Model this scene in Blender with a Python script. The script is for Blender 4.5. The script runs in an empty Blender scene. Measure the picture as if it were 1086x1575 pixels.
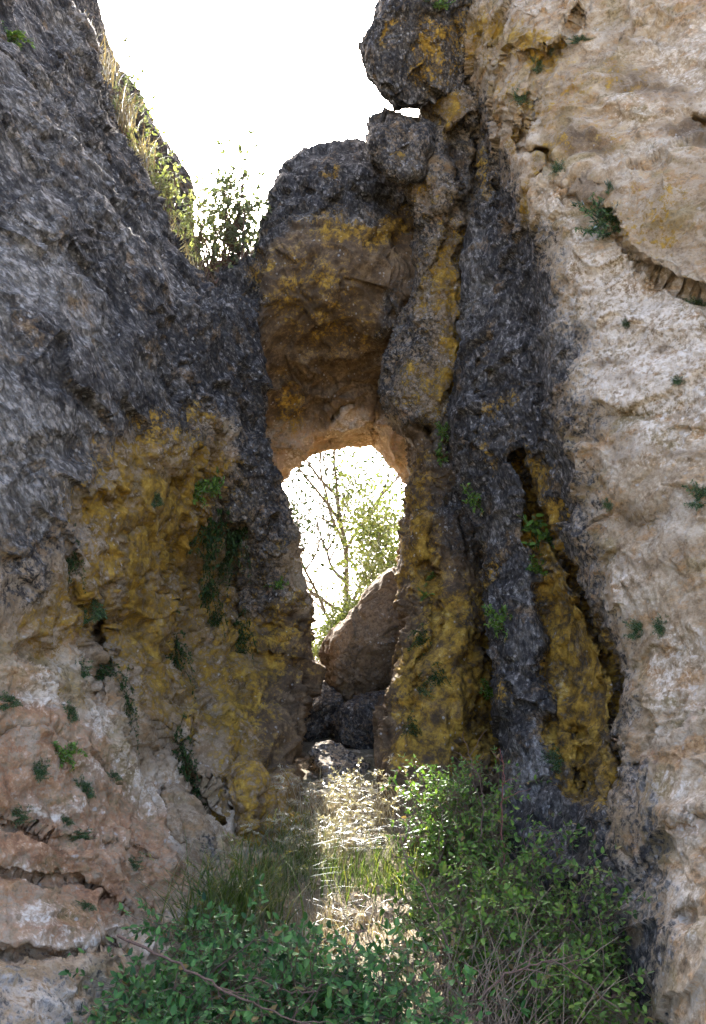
import bpy, math, random
import numpy as np
from mathutils import Vector

rng = np.random.default_rng(7)
random.seed(7)
R = math.radians
scene = bpy.context.scene
col = scene.collection

# ------------------------------------------------------------------ camera
F, CX, CY, PITCH, CAMZ = 1363.0, 543.0, 787.5, R(12), 1.6
cp, sp = math.cos(PITCH), math.sin(PITCH)
cam_d = bpy.data.cameras.new('camera')
cam = bpy.data.objects.new('camera', cam_d)
col.objects.link(cam)
cam.location = (0, 0, CAMZ)
cam.rotation_euler = (R(90) + PITCH, 0, 0)
cam_d.sensor_fit = 'VERTICAL'
cam_d.sensor_height = 24
cam_d.lens = 12 / (787.5 / F)
cam_d.clip_end = 6000
scene.camera = cam


def W(px, py, Y):
    """photo measurement (pixel, distance along y) to a world point"""
    px = np.asarray(px, float); py = np.asarray(py, float); Y = np.asarray(Y, float)
    u = (px - CX) / F
    v = -(py - CY) / F
    t = Y / (cp - v * sp)
    return np.stack([u * t, Y + 0 * t, CAMZ + t * (sp + v * cp)], -1)


# ------------------------------------------------------------------ noise
_perm = np.random.default_rng(3).permutation(256)
_perm = np.concatenate([_perm, _perm]).astype(np.int64)
_g = np.random.default_rng(5).normal(size=(256, 3))
_g /= np.linalg.norm(_g, axis=1)[:, None]
_g = _g.astype(np.float32)
_w = np.random.default_rng(9).random((256, 3))


def _h(ix, iy, iz):
    return _perm[(_perm[(_perm[ix & 255] + iy) & 255] + iz) & 255]


def pn(P):
    i = np.floor(P).astype(np.int64)
    f = (P - i).astype(np.float32)
    u = f * f * f * (f * (f * 6 - 15) + 10)
    out = 0
    for dx in (0, 1):
        wx = u[..., 0] if dx else 1 - u[..., 0]
        for dy in (0, 1):
            wy = u[..., 1] if dy else 1 - u[..., 1]
            for dz in (0, 1):
                wz = u[..., 2] if dz else 1 - u[..., 2]
                g = _g[_h(i[..., 0] + dx, i[..., 1] + dy, i[..., 2] + dz)]
                d = g[..., 0] * (f[..., 0] - dx) + g[..., 1] * (f[..., 1] - dy) + g[..., 2] * (f[..., 2] - dz)
                out = out + wx * wy * wz * d
    return out * 1.5


def fbm(P, o=4, gain=.5, lac=2.03):
    a, s = 1.0, 0
    for k in range(o):
        s = s + a * pn(P + 17.3 * k)
        P = P * lac
        a *= gain
    return s


def billow(P, o=3, gain=.5):
    a, s = 1.0, 0
    for k in range(o):
        s = s + a * (np.abs(pn(P + 9.1 * k)) * 2 - .5)
        P = P * 2.1
        a *= gain
    return s


def worley(P):
    i = np.floor(P).astype(np.int64)
    f = P - i
    b1 = np.full(P.shape[:-1], 9.0); b2 = np.full(P.shape[:-1], 9.0)
    for dx in (-1, 0, 1):
        for dy in (-1, 0, 1):
            for dz in (-1, 0, 1):
                w = _w[_h(i[..., 0] + dx, i[..., 1] + dy, i[..., 2] + dz)]
                d = (dx + w[..., 0] - f[..., 0]) ** 2 + (dy + w[..., 1] - f[..., 1]) ** 2 + (dz + w[..., 2] - f[..., 2]) ** 2
                b2 = np.minimum(b2, np.maximum(b1, d))
                b1 = np.minimum(b1, d)
    return np.sqrt(b1), np.sqrt(b2)


def facet(P):
    """broken stone: every cell of the pattern is a flat face with its own tilt"""
    i = np.floor(P).astype(np.int64)
    f = (P - i).astype(np.float32)
    best = np.full(P.shape[:-1], 9.0, np.float32); b2 = best.copy()
    val = np.zeros(P.shape[:-1], np.float32)
    for dx in (-1, 0, 1):
        for dy in (-1, 0, 1):
            for dz in (-1, 0, 1):
                h = _h(i[..., 0] + dx, i[..., 1] + dy, i[..., 2] + dz)
                w = _w[h]
                o = f - w.astype(np.float32) - np.array([dx, dy, dz], np.float32)
                d = (o * o).sum(-1)
                g = _g[(h + 91) & 255]
                v = (o * g).sum(-1) + .35 * g[..., 0]
                k = d < best
                b2 = np.where(k, best, np.minimum(b2, d))
                val = np.where(k, v, val)
                best = np.where(k, d, best)
    return val, np.sqrt(b2) - np.sqrt(best)


def sstep(a, b, x):
    t = np.clip((x - a) / (b - a), 0, 1)
    return t * t * (3 - 2 * t)


# ------------------------------------------------------------------ 2-d helpers on the rock faces
def seg_dist(px, py, a, b):
    ax, ay = a; bx, by = b
    dx, dy = bx - ax, by - ay
    L = dx * dx + dy * dy + 1e-9
    t = np.clip(((px - ax) * dx + (py - ay) * dy) / L, 0, 1)
    return np.hypot(px - ax - t * dx, py - ay - t * dy), t


def poly_sd(px, py, poly):
    d = np.full(px.shape, 1e9)
    ins = np.zeros(px.shape, bool)
    n = len(poly)
    for k in range(n):
        a, b = poly[k], poly[(k + 1) % n]
        d = np.minimum(d, seg_dist(px, py, a, b)[0])
        c = ((a[1] > py) != (b[1] > py)) & (px < (b[0] - a[0]) * (py - a[1]) / (b[1] - a[1] + 1e-12) + a[0])
        ins ^= c
    return np.where(ins, d, -d)


def line_d(px, py, pts):
    d = np.full(px.shape, 1e9)
    for a, b in zip(pts[:-1], pts[1:]):
        d = np.minimum(d, seg_dist(px, py, a, b)[0])
    return d


def pmask(px, py, poly, soft=30, k=1.0):
    return k * sstep(-soft, soft, poly_sd(px, py, poly))


def blob(px, py, cx, cy, rx, ry, ang=0):
    c, s = math.cos(R(ang)), math.sin(R(ang))
    x, y = px - cx, py - cy
    return np.exp(-(((c * x + s * y) / rx) ** 2 + ((-s * x + c * y) / ry) ** 2))


def pchip(t, Yv, q):
    """monotone cubic along axis 0"""
    t = np.asarray(t, float)
    h = np.diff(t)
    sh = (-1,) + (1,) * (Yv.ndim - 1)
    d = np.diff(Yv, axis=0) / h.reshape(sh)
    m = np.zeros_like(Yv)
    p = d[:-1] * d[1:]
    w1 = (2 * h[1:] + h[:-1]).reshape(sh); w2 = (h[1:] + 2 * h[:-1]).reshape(sh)
    with np.errstate(all='ignore'):
        hm = (w1 + w2) / (w1 / d[:-1] + w2 / d[1:])
    m[1:-1] = np.where(p > 0, hm, 0)
    m[0] = d[0]; m[-1] = d[-1]
    k = np.clip(np.searchsorted(t, q, side='right') - 1, 0, len(t) - 2)
    H = h[k].reshape(sh)
    s = ((q - t[k]) / h[k]).reshape(sh)
    s2, s3 = s * s, s * s * s
    return (2 * s3 - 3 * s2 + 1) * Yv[k] + (s3 - 2 * s2 + s) * H * m[k] + (-2 * s3 + 3 * s2) * Yv[k + 1] + (s3 - s2) * H * m[k + 1]


# ------------------------------------------------------------------ mesh helpers
def mesh_from(name, V, faces, mat, attrs=None, smooth=True, origin=None, parent=None):
    """V (n,3), faces (m,k) int array or a list of such arrays"""
    V = np.asarray(V, float).reshape(-1, 3)
    if not isinstance(faces, list):
        faces = [faces]
    me = bpy.data.meshes.new(name)
    o = bpy.data.objects.new(name, me)
    if origin is not None:
        origin = np.asarray(origin, float)
        V = V - origin
    me.vertices.add(len(V))
    me.vertices.foreach_set('co', V.astype(np.float32).ravel())
    nl = sum(f.size for f in faces); npoly = sum(len(f) for f in faces)
    me.loops.add(nl)
    me.loops.foreach_set('vertex_index', np.concatenate([f.ravel() for f in faces]).astype(np.int32))
    me.polygons.add(npoly)
    tot = np.concatenate([np.full(len(f), f.shape[1]) for f in faces])
    st = np.concatenate([[0], np.cumsum(tot)[:-1]])
    me.polygons.foreach_set('loop_start', st.astype(np.int32))
    me.update(calc_edges=True)
    me.polygons.foreach_set('use_smooth', np.full(npoly, smooth))
    for k, a in (attrs or {}).items():
        at = me.attributes.new(k, 'FLOAT', 'POINT')
        at.data.foreach_set('value', np.asarray(a, np.float32).ravel())
    if mat:
        me.materials.append(mat)
    col.objects.link(o)
    if parent is not None:
        o.parent = parent
        if origin is not None:
            o.location = origin - np.array(parent.location)
    elif origin is not None:
        o.location = origin
    return o


def grid_faces(nv, nu, closed=False):
    i = np.arange(nv - 1)[:, None]
    j = np.arange(nu if closed else nu - 1)[None, :]
    j2 = (j + 1) % nu
    return np.stack([i * nu + j, i * nu + j2, (i + 1) * nu + j2, (i + 1) * nu + j], -1).reshape(-1, 4)


def tag(o, label=None, cat=None, group=None, kind=None):
    if label: o['label'] = label
    if cat: o['category'] = cat
    if group: o['group'] = group
    if kind: o['kind'] = kind
    return o


def empty(name, loc, label, cat, group=None):
    o = bpy.data.objects.new(name, None)
    o.empty_display_size = .1
    col.objects.link(o)
    o.location = loc
    return tag(o, label, cat, group)


# ------------------------------------------------------------------ node helpers
class NT:
    def __init__(self, name):
        self.m = bpy.data.materials.new(name)
        self.m.use_nodes = True
        self.t = self.m.node_tree
        self.t.nodes.clear()
        self.out = self.n('ShaderNodeOutputMaterial')

    def n(self, typ, **kw):
        nd = self.t.nodes.new(typ)
        for k, v in kw.items():
            setattr(nd, k, v)
        return nd

    def l(self, a, b):
        self.t.links.new(a, b)

    def put(self, sock, v):
        if hasattr(v, 'is_linked') or isinstance(v, bpy.types.NodeSocket):
            self.l(v, sock)
        else:
            sock.default_value = v

    def attr(self, name):
        return self.n('ShaderNodeAttribute', attribute_name=name).outputs['Fac']

    def noise(self, vec, scale, detail=4, rough=.55, dist=0):
        nd = self.n('ShaderNodeTexNoise')
        self.l(vec, nd.inputs['Vector'])
        nd.inputs['Scale'].default_value = scale
        nd.inputs['Detail'].default_value = detail
        nd.inputs['Roughness'].default_value = rough
        nd.inputs['Distortion'].default_value = dist
        return nd.outputs['Fac']

    def vor(self, vec, scale, feature='F1', out='Distance', rnd=1):
        nd = self.n('ShaderNodeTexVoronoi', feature=feature)
        self.l(vec, nd.inputs['Vector'])
        nd.inputs['Scale'].default_value = scale
        nd.inputs['Randomness'].default_value = rnd
        return nd.outputs[out]

    def math(self, op, a, b=0.0, c=None, clamp=False):
        nd = self.n('ShaderNodeMath', operation=op, use_clamp=clamp)
        self.put(nd.inputs[0], a); self.put(nd.inputs[1], b)
        if c is not None: self.put(nd.inputs[2], c)
        return nd.outputs[0]

    def rng(self, v, a, b, lo=0.0, hi=1.0):
        nd = self.n('ShaderNodeMapRange', interpolation_type='SMOOTHSTEP')
        self.put(nd.inputs[0], v)
        for i, x in enumerate((a, b, lo, hi)):
            nd.inputs[i + 1].default_value = x
        return nd.outputs[0]

    def ramp(self, fac, stops):
        nd = self.n('ShaderNodeValToRGB')
        self.l(fac, nd.inputs[0])
        el = nd.color_ramp.elements
        while len(el) < len(stops): el.new(.5)
        for e, (p, c) in zip(el, stops):
            e.position = p; e.color = (*c, 1)
        return nd.outputs[0]

    def mix(self, fac, a, b, blend='MIX'):
        nd = self.n('ShaderNodeMix', data_type='RGBA', blend_type=blend)
        self.put(nd.inputs[0], fac)
        for s, v in ((nd.inputs[6], a), (nd.inputs[7], b)):
            self.put(s, v if not isinstance(v, tuple) else (*v, 1))
        return nd.outputs[2]


ATTRS = ('dark', 'yel', 'red', 'pale', 'brown')


def rock_material(name, grain=1.0, bump=1.0, along=(0, 0, 1), stretch=.5, shade=(1, 1, 1)):
    t = NT(name)
    co = t.n('ShaderNodeTexCoord').outputs['Object']
    along = Vector(along).normalized()               # the grain of the stone: flecks lie along this line
    dt = t.n('ShaderNodeVectorMath', operation='DOT_PRODUCT'); t.l(co, dt.inputs[0]); dt.inputs[1].default_value = along
    sc_ = t.n('ShaderNodeVectorMath', operation='SCALE'); sc_.inputs[0].default_value = along
    t.l(t.math('MULTIPLY', dt.outputs['Value'], 1 - stretch), sc_.inputs['Scale'])
    sb = t.n('ShaderNodeVectorMath', operation='SUBTRACT'); t.l(co, sb.inputs[0]); t.l(sc_.outputs[0], sb.inputs[1])
    sc = sb.outputs[0]
    big = t.noise(co, 1.4, 4, .6)
    mid = t.noise(co, 6, 6, .68)
    mid2 = t.noise(co, 11, 5, .7)
    fini = t.noise(co, 30 * grain, 4, .62)
    griti = t.noise(co, 75 * grain, 2, .6)
    fin = t.noise(sc, 32 * grain, 3, .6)
    grit = t.noise(sc, 70 * grain, 2, .6)
    spk = t.math('ADD', t.math('MULTIPLY', fin, .68), t.math('MULTIPLY', grit, .32))
    def cells(vec, scale):
        nd = t.n('ShaderNodeTexVoronoi', feature='F1')
        nz = t.n('ShaderNodeTexNoise'); t.l(vec, nz.inputs['Vector']); nz.inputs['Scale'].default_value = scale * 1.3; nz.inputs['Detail'].default_value = 3
        wv = t.mix(.028, vec, nz.outputs['Color'], 'ADD')
        t.l(wv, nd.inputs['Vector']); nd.inputs['Scale'].default_value = scale
        sx = t.n('ShaderNodeSeparateColor'); t.l(nd.outputs['Color'], sx.inputs[0])
        return sx.outputs[0], nd.outputs['Distance']
    cd, cdist = cells(sc, 24 * grain)
    cd2, cdist2 = cells(sc, 52 * grain)
    ci, cidist = cells(co, 30 * grain)
    spd = t.math('ADD', t.math('MULTIPLY', spk, .72), t.math('ADD', t.math('MULTIPLY', cd, .15), t.math('MULTIPLY', cd2, .13)))
    spd = t.math('SUBTRACT', spd, t.rng(cdist, .55, .85, 0, .07))
    spk = t.math('ADD', t.math('MULTIPLY', t.math('ADD', t.math('MULTIPLY', fini, .68), t.math('MULTIPLY', griti, .32)), .86), t.math('MULTIPLY', ci, .14))
    brk = t.math('ADD', t.math('MULTIPLY', mid, .55), t.math('ADD', t.math('MULTIPLY', spk, .9), -.225))
    A = {k: t.attr(k) for k in ATTRS}

    def m(k, src, amp=1.0, lo=.22, hi=.74):
        v = t.math('ADD', A[k], t.math('MULTIPLY', t.math('SUBTRACT', src, .5), amp * 2))
        v = t.rng(v, lo, hi)
        return t.math('MULTIPLY', v, t.rng(A[k], 0.02, .3))

    def mixed(a, wa, b, wb):
        return t.math('ADD', t.math('MULTIPLY', a, wa), t.math('MULTIPLY', b, wb))
    tan = t.ramp(mixed(mid, .6, spk, .4), [(.34, (.12, .08, .045)), (.43, (.28, .20, .115)), (.51, (.41, .315, .20)), (.62, (.58, .49, .36))])
    patch = t.rng(t.noise(co, 2.6, 6, .72), .47, .60)
    tan = t.mix(t.math('MULTIPLY', patch, .6), tan, t.ramp(spk, [(.36, (.30, .235, .155)), (.48, (.52, .44, .325)), (.62, (.68, .61, .49))]))
    orp = t.rng(mixed(t.noise(t.mix(1.0, co, (1, 1, 2.2), 'MULTIPLY'), 3.0, 6, .72), .7, spk, .3), .51, .58)
    tan = t.mix(t.math('MULTIPLY', orp, .75), tan, t.ramp(spk, [(.36, (.20, .10, .035)), (.5, (.38, .215, .085)), (.64, (.50, .34, .17))]))
    olv = t.rng(t.noise(t.mix(1.0, co, (1, 1, 1.8), 'MULTIPLY'), 1.9, 6, .7), .52, .62, 0, .75)
    tan = t.mix(olv, tan, t.ramp(spk, [(.36, (.14, .10, .04)), (.5, (.28, .21, .095)), (.64, (.40, .32, .18))]))
    red = t.ramp(mixed(mid2, .5, spk, .5), [(.36, (.11, .052, .028)), (.48, (.29, .15, .075)), (.56, (.41, .235, .12)), (.65, (.58, .45, .33))])
    pale = t.ramp(mixed(mid2, .4, spk, .6), [(.34, (.28, .21, .135)), (.45, (.50, .41, .30)), (.55, (.66, .575, .45)), (.64, (.76, .70, .60))])
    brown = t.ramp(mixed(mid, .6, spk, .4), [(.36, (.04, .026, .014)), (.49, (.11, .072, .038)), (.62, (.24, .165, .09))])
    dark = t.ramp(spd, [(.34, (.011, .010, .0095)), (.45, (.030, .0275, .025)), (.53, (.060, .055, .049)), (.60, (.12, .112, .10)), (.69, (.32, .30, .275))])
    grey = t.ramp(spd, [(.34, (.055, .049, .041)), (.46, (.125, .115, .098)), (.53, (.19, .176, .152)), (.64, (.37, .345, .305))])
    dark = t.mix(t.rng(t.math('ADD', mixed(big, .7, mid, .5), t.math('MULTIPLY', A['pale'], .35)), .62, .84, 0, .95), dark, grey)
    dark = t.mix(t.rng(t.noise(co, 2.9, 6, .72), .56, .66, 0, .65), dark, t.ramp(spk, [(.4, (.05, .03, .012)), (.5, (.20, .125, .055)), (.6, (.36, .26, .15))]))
    yel = t.ramp(mixed(mid, .55, mixed(mid2, .5, spk, .5), .45), [(.36, (.025, .016, .006)), (.44, (.09, .053, .011)), (.52, (.27, .158, .019)), (.59, (.42, .265, .04)), (.67, (.50, .40, .19))])
    c = t.mix(m('red', brk, 1.1), tan, red)
    c = t.mix(m('pale', brk, 1.2), c, pale)
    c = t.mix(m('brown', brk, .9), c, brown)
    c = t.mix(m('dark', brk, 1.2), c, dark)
    ypat = t.rng(mixed(t.noise(co, 2.3, 6, .75), .75, spk, .25), .38, .52, .22, 1)
    c = t.mix(t.math('MULTIPLY', m('yel', brk, 1.4), ypat), c, yel)
    # crusty pale lichen dots
    vd = t.vor(co, 15, 'F1')
    dots = t.math('MULTIPLY', t.rng(t.math('ADD', vd, t.math('MULTIPLY', t.math('SUBTRACT', spk, .5), .8)), .12, .22, 1, 0), t.rng(t.noise(co, 5, 3), .52, .6))
    c = t.mix(t.math('MULTIPLY', dots, .5), c, (.5, .49, .45))
    hgt = t.math('ADD', t.math('MULTIPLY', mid2, .6), t.math('ADD', t.math('MULTIPLY', t.math('SUBTRACT', mixed(fini, .7, fin, .3), mixed(cdist, .3, cidist, .3)), .45), t.math('MULTIPLY', griti, .12)))
    b = t.n('ShaderNodeBump')
    b.inputs['Strength'].default_value = 1.0
    b.inputs['Distance'].default_value = .026 * bump
    t.l(hgt, b.inputs['Height'])
    p = t.n('ShaderNodeBsdfPrincipled')
    t.l(c, p.inputs['Base Color'])
    p.inputs['Roughness'].default_value = .85
    p.inputs['Specular IOR Level'].default_value = .35
    t.l(b.outputs[0], p.inputs['Normal'])
    t.l(p.outputs[0], t.out.inputs[0])
    return t.m


M_ROCK = rock_material('weathered_rock', 1.0, .8, (.3, 0, -1), .6)
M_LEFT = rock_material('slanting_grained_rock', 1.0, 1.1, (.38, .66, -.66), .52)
M_RIGHT = rock_material('streaked_rock', 1.0, 1.0, (.12, -.25, -1), .55)
M_FACE = M_ROCK


def leaf_material(name, stops, trans=.35, gloss=.06):
    t = NT(name)
    tone = t.attr('tone')
    c = t.ramp(tone, stops)
    co = t.n('ShaderNodeTexCoord').outputs['Object']
    c = t.mix(t.rng(t.noise(co, 60, 3), .35, .7, 0, .3), c, (.5, .55, .3), 'MULTIPLY')
    d = t.n('ShaderNodeBsdfDiffuse'); t.l(c, d.inputs[0])
    tr = t.n('ShaderNodeBsdfTranslucent')
    t.l(t.mix(1.0, c, (1.0, 1.0, .55), 'MULTIPLY'), tr.inputs[0])
    g = t.n('ShaderNodeBsdfGlossy'); g.inputs['Roughness'].default_value = .42
    g.inputs[0].default_value = (.9, .95, 1, 1)
    m1 = t.n('ShaderNodeMixShader'); m1.inputs[0].default_value = trans
    t.l(d.outputs[0], m1.inputs[1]); t.l(tr.outputs[0], m1.inputs[2])
    m2 = t.n('ShaderNodeMixShader')
    fr = t.n('ShaderNodeFresnel'); fr.inputs[0].default_value = 1.4
    t.l(t.math('MULTIPLY', fr.outputs[0], gloss * 8, clamp=True), m2.inputs[0])
    t.l(m1.outputs[0], m2.inputs[1]); t.l(g.outputs[0], m2.inputs[2])
    t.l(m2.outputs[0], t.out.inputs[0])
    return t.m


M_LEAF_BLUE = leaf_material('bluish_green_leaf', [(0, (.016, .055, .018)), (.5, (.085, .215, .055)), (.82, (.16, .33, .09)), (.95, (.20, .28, .07)), (1, (.28, .19, .07))])
M_LEAF_GREEN = leaf_material('bright_green_leaf', [(0, (.028, .07, .012)), (.5, (.135, .25, .042)), (.82, (.23, .36, .065)), (.95, (.28, .33, .07)), (1, (.30, .20, .08))])
M_LEAF_CLIFF = leaf_material('cliff_plant_leaf', [(0, (.022, .05, .018)), (.5, (.07, .135, .045)), (1, (.17, .24, .09))], .25)
M_LEAF_MOSS = leaf_material('hanging_plant_leaf', [(0, (.014, .032, .010)), (.5, (.035, .072, .020)), (1, (.08, .12, .035))], .25, .03)
M_LEAF_PALE = leaf_material('painted_sunlight_leaf', [(0, (.10, .14, .05)), (.5, (.24, .28, .12)), (1, (.42, .42, .24))], .45)  # pale colour stands in for sunlight on the shaded ledge plants
M_LEAF_GREY = leaf_material('grey_green_leaf', [(0, (.06, .08, .045)), (.5, (.13, .16, .10)), (1, (.24, .27, .18))], .4, .05)
M_LEAF_TREE = leaf_material('pale_tree_leaf', [(0, (.055, .08, .028)), (.5, (.12, .155, .06)), (1, (.22, .24, .11))], .4, .02)
M_LEAF_OAK = leaf_material('oak_leaf', [(0, (.010, .018, .010)), (.5, (.020, .032, .017)), (1, (.045, .06, .03))], .3, .02)
M_GRASS = leaf_material('green_grass_blade', [(0, (.04, .075, .015)), (.5, (.10, .16, .03)), (.8, (.22, .25, .06)), (1, (.40, .34, .13))], .5, .05)
M_DRY = leaf_material('bleached_grass_blade', [(0, (.16, .11, .06)), (.5, (.34, .27, .17)), (1, (.52, .46, .33))], .3, .08)


def bark_material(name, a, b):
    t = NT(name)
    co = t.n('ShaderNodeTexCoord').outputs['Object']
    nz = t.noise(co, 40, 6, .65)
    c = t.ramp(nz, [(.3, a), (.7, b)])
    bp = t.n('ShaderNodeBump'); bp.inputs['Distance'].default_value = .01
    t.l(nz, bp.inputs['Height'])
    p = t.n('ShaderNodeBsdfPrincipled'); p.inputs['Roughness'].default_value = .8
    t.l(c, p.inputs['Base Color']); t.l(bp.outputs[0], p.inputs['Normal'])
    t.l(p.outputs[0], t.out.inputs[0])
    return t.m


M_BARK = bark_material('grey_bark', (.04, .036, .03), (.11, .095, .08))
M_TWIG = bark_material('brown_twig', (.09, .05, .035), (.22, .14, .10))
M_STRAW = bark_material('dead_stalk', (.22, .15, .09), (.45, .35, .24))
M_REDSTEM = bark_material('reddish_stem', (.16, .05, .04), (.28, .11, .08))


# ------------------------------------------------------------------ rock builders
def norm(a):
    return a / (np.linalg.norm(a, axis=-1, keepdims=True) + 1e-12)


def displace(P, N, amp, aniso=None, fscale=1.0):
    from concurrent.futures import ThreadPoolExecutor
    parts = np.array_split(P, 12, axis=0)
    with ThreadPoolExecutor(4) as ex:
        return np.concatenate(list(ex.map(lambda p: _displace(p, amp, aniso, fscale), parts)), 0)


def _displace(P, amp, aniso, fscale):
    """rock relief: broad swells, blocky ledges, nodules and pits"""
    Q = P * fscale
    d = amp[0] * fbm(Q * .9 + 3.1, 3)
    w = Q + .22 * np.stack([fbm(Q * 1.7, 2), fbm(Q * 1.7 + 31, 2), fbm(Q * 1.7 + 57, 2)], -1)
    A = w if aniso is None else aniso(w)
    mod = .35 + 1.1 * sstep(-.35, .35, pn(Q * 1.3 + 77))      # rough and smooth stretches
    v, e = facet(A * 1.9)
    d = d + amp[1] * (1.1 * v + .5 * billow(w * 2.3, 2, .5) - .35 * sstep(.10, 0, e) * sstep(-.1, .3, pn(Q * 1.1 + 5)))
    w3 = A + .05 * np.stack([pn(A * 9), pn(A * 9 + 31), pn(A * 9 + 57)], -1)
    v, e = facet(w3 * 5.5)
    d = d + amp[3] * mod * (1.6 * v - .5 * sstep(.15, 0, e))
    d = d + amp[2] * mod * billow(A * 8.0, 3, .6)
    pits = sstep(.30, .12, worley(w * 3.1 + 5)[0])
    d = d - amp[4] * pits
    d = d + amp[5] * pn(Q * 30)
    if len(amp) > 6:                                          # flaking: small overlapping steps
        h = fbm(A * 2.6 + 11, 5, .58) * 5
        fl = np.floor(h)
        d = d + amp[6] * (fl + sstep(0, .22, h - fl)) * (.35 + .65 * mod)
        c1, c2 = worley(w * 1.25 + 3)                         # long cracks, here and there
        d = d - 2.2 * amp[6] * sstep(.07, .0, c2 - c1) * sstep(-.05, .3, pn(Q * .8 + 41))
    return d


def grid_normals(P, closed=False):
    du = np.gradient(P, axis=1)
    if closed:
        du = (np.roll(P, -1, 1) - np.roll(P, 1, 1)) * .5
    dv = np.gradient(P, axis=0)
    N = np.cross(du, dv)
    return N / (np.linalg.norm(N, axis=-1, keepdims=True) + 1e-12)


def warp_px(px, py):
    q = np.stack([px / 70, py / 70, 0 * px + .5], -1)
    a = fbm(q, 4, .6); b = fbm(q + 40, 4, .6)
    return px + 24 * a, py + 24 * b


def make_masks(px, py, spec):
    wx, wy = warp_px(px, py)
    out = {}
    for k in ATTRS:
        v = np.zeros(px.shape)
        for it in spec.get(k, []):
            if len(it) >= 5:                       # blob: cx, cy, rx, ry, strength, angle
                b = it[4] * blob(wx, wy, *it[:4], it[5] if len(it) > 5 else 0)
            else:                                  # polygon, softness, strength
                b = pmask(wx, wy, it[0], it[1], it[2])
            v = np.maximum(v, b)
        out[k] = v
    for it in spec.get('cut', []):                 # takes one mask away inside a polygon
        out[it[0]] = out[it[0]] * (1 - pmask(wx, wy, it[1], it[2], it[3]))
    return out


AMP = (.16, .10, .035, .018, .04, .006, .012)


def patch(name, ctrl, step, spec, label, cat, amp=AMP, bumps=(), carves=(), ledges=(), aniso=None, mat=None, flip=False, group=None, minw=40):
    """ctrl[v][u] = (px, py, distance): knots on the rock face"""
    C = np.array(ctrl, float)
    nv, nu = C.shape[:2]
    du = np.abs(np.diff(C[:, :, :2], axis=1)).sum(-1)
    du = du + np.minimum(np.abs(np.diff(C[:, :, 2], axis=1)) * 70, 130)
    du = np.maximum(np.median(du, axis=0), minw)
    du = np.where(du > 215, 215 + (du - 215) * .08, du)
    dv = np.maximum(np.median(np.abs(np.diff(C[:, :, :2], axis=0)).sum(-1), axis=1), minw)
    dv = np.where(dv > 170, 170 + (dv - 170) * .2, dv)
    tu = np.concatenate([[0], np.cumsum(du)]); tv = np.concatenate([[0], np.cumsum(dv)])
    qu = np.linspace(0, tu[-1], int(tu[-1] / step)); qv = np.linspace(0, tv[-1], int(tv[-1] / step))
    G = pchip(tv, C, qv)
    G = np.swapaxes(pchip(tu, np.swapaxes(G, 0, 1), qu), 0, 1)
    px, py, Y = G[..., 0], G[..., 1], G[..., 2].copy()
    wx, wy = warp_px(px * 1.0, py * 1.0)
    wx = px + (wx - px) * .5; wy = py + (wy - py) * .5
    for b in bumps:                                # cx, cy, rx, ry, dY, angle
        Y = Y + b[4] * blob(wx, wy, *b[:4], b[5] if len(b) > 5 else 0)
    for pts, w, d in carves:                       # cracks
        Y = Y + d * np.exp(-(line_d(wx, wy, pts) / w) ** 2)
    for poly, w, d in ledges:                      # raised or sunken blocks
        Y = Y + d * sstep(-w, w, poly_sd(wx, wy, poly))
    P = W(px, py, Y)
    N = grid_normals(P)
    if flip: N = -N
    D = displace(P, N, amp, aniso) * np.clip(Y / 7.0, .62, 1.15) ** 1.1
    P = P + N * D[..., None]
    m = make_masks(px, py, spec)
    V = P.reshape(-1, 3)
    org = V[np.argmin(V[:, 2])] * 0 + np.array([V[:, 0].mean(), V[:, 1].mean(), V[:, 2].min()])
    f = grid_faces(*px.shape)
    if flip: f = f[:, ::-1]
    o = mesh_from(name, V, f, mat or M_FACE, {k: v for k, v in m.items()}, True, org)
    return tag(o, label, cat, group)


def star_radius(poly, c, ang):
    """distance from c to the outline in each direction (outline is star shaped round c)"""
    r = np.full(ang.shape, 1e-6)
    dx, dy = np.cos(ang), np.sin(ang)
    n = len(poly)
    for k in range(n):
        ax, ay = poly[k][0] - c[0], poly[k][1] - c[1]
        bx, by = poly[(k + 1) % n][0] - c[0], poly[(k + 1) % n][1] - c[1]
        ex, ey = bx - ax, by - ay
        den = dx * ey - dy * ex
        with np.errstate(all='ignore'):
            tt = (ax * ey - ay * ex) / den
            s = (ax * dy - ay * dx) / den
        ok = (tt > 0) & (s >= -1e-6) & (s <= 1 + 1e-6)
        r = np.where(ok, np.maximum(r, tt), r)
    return r


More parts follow.
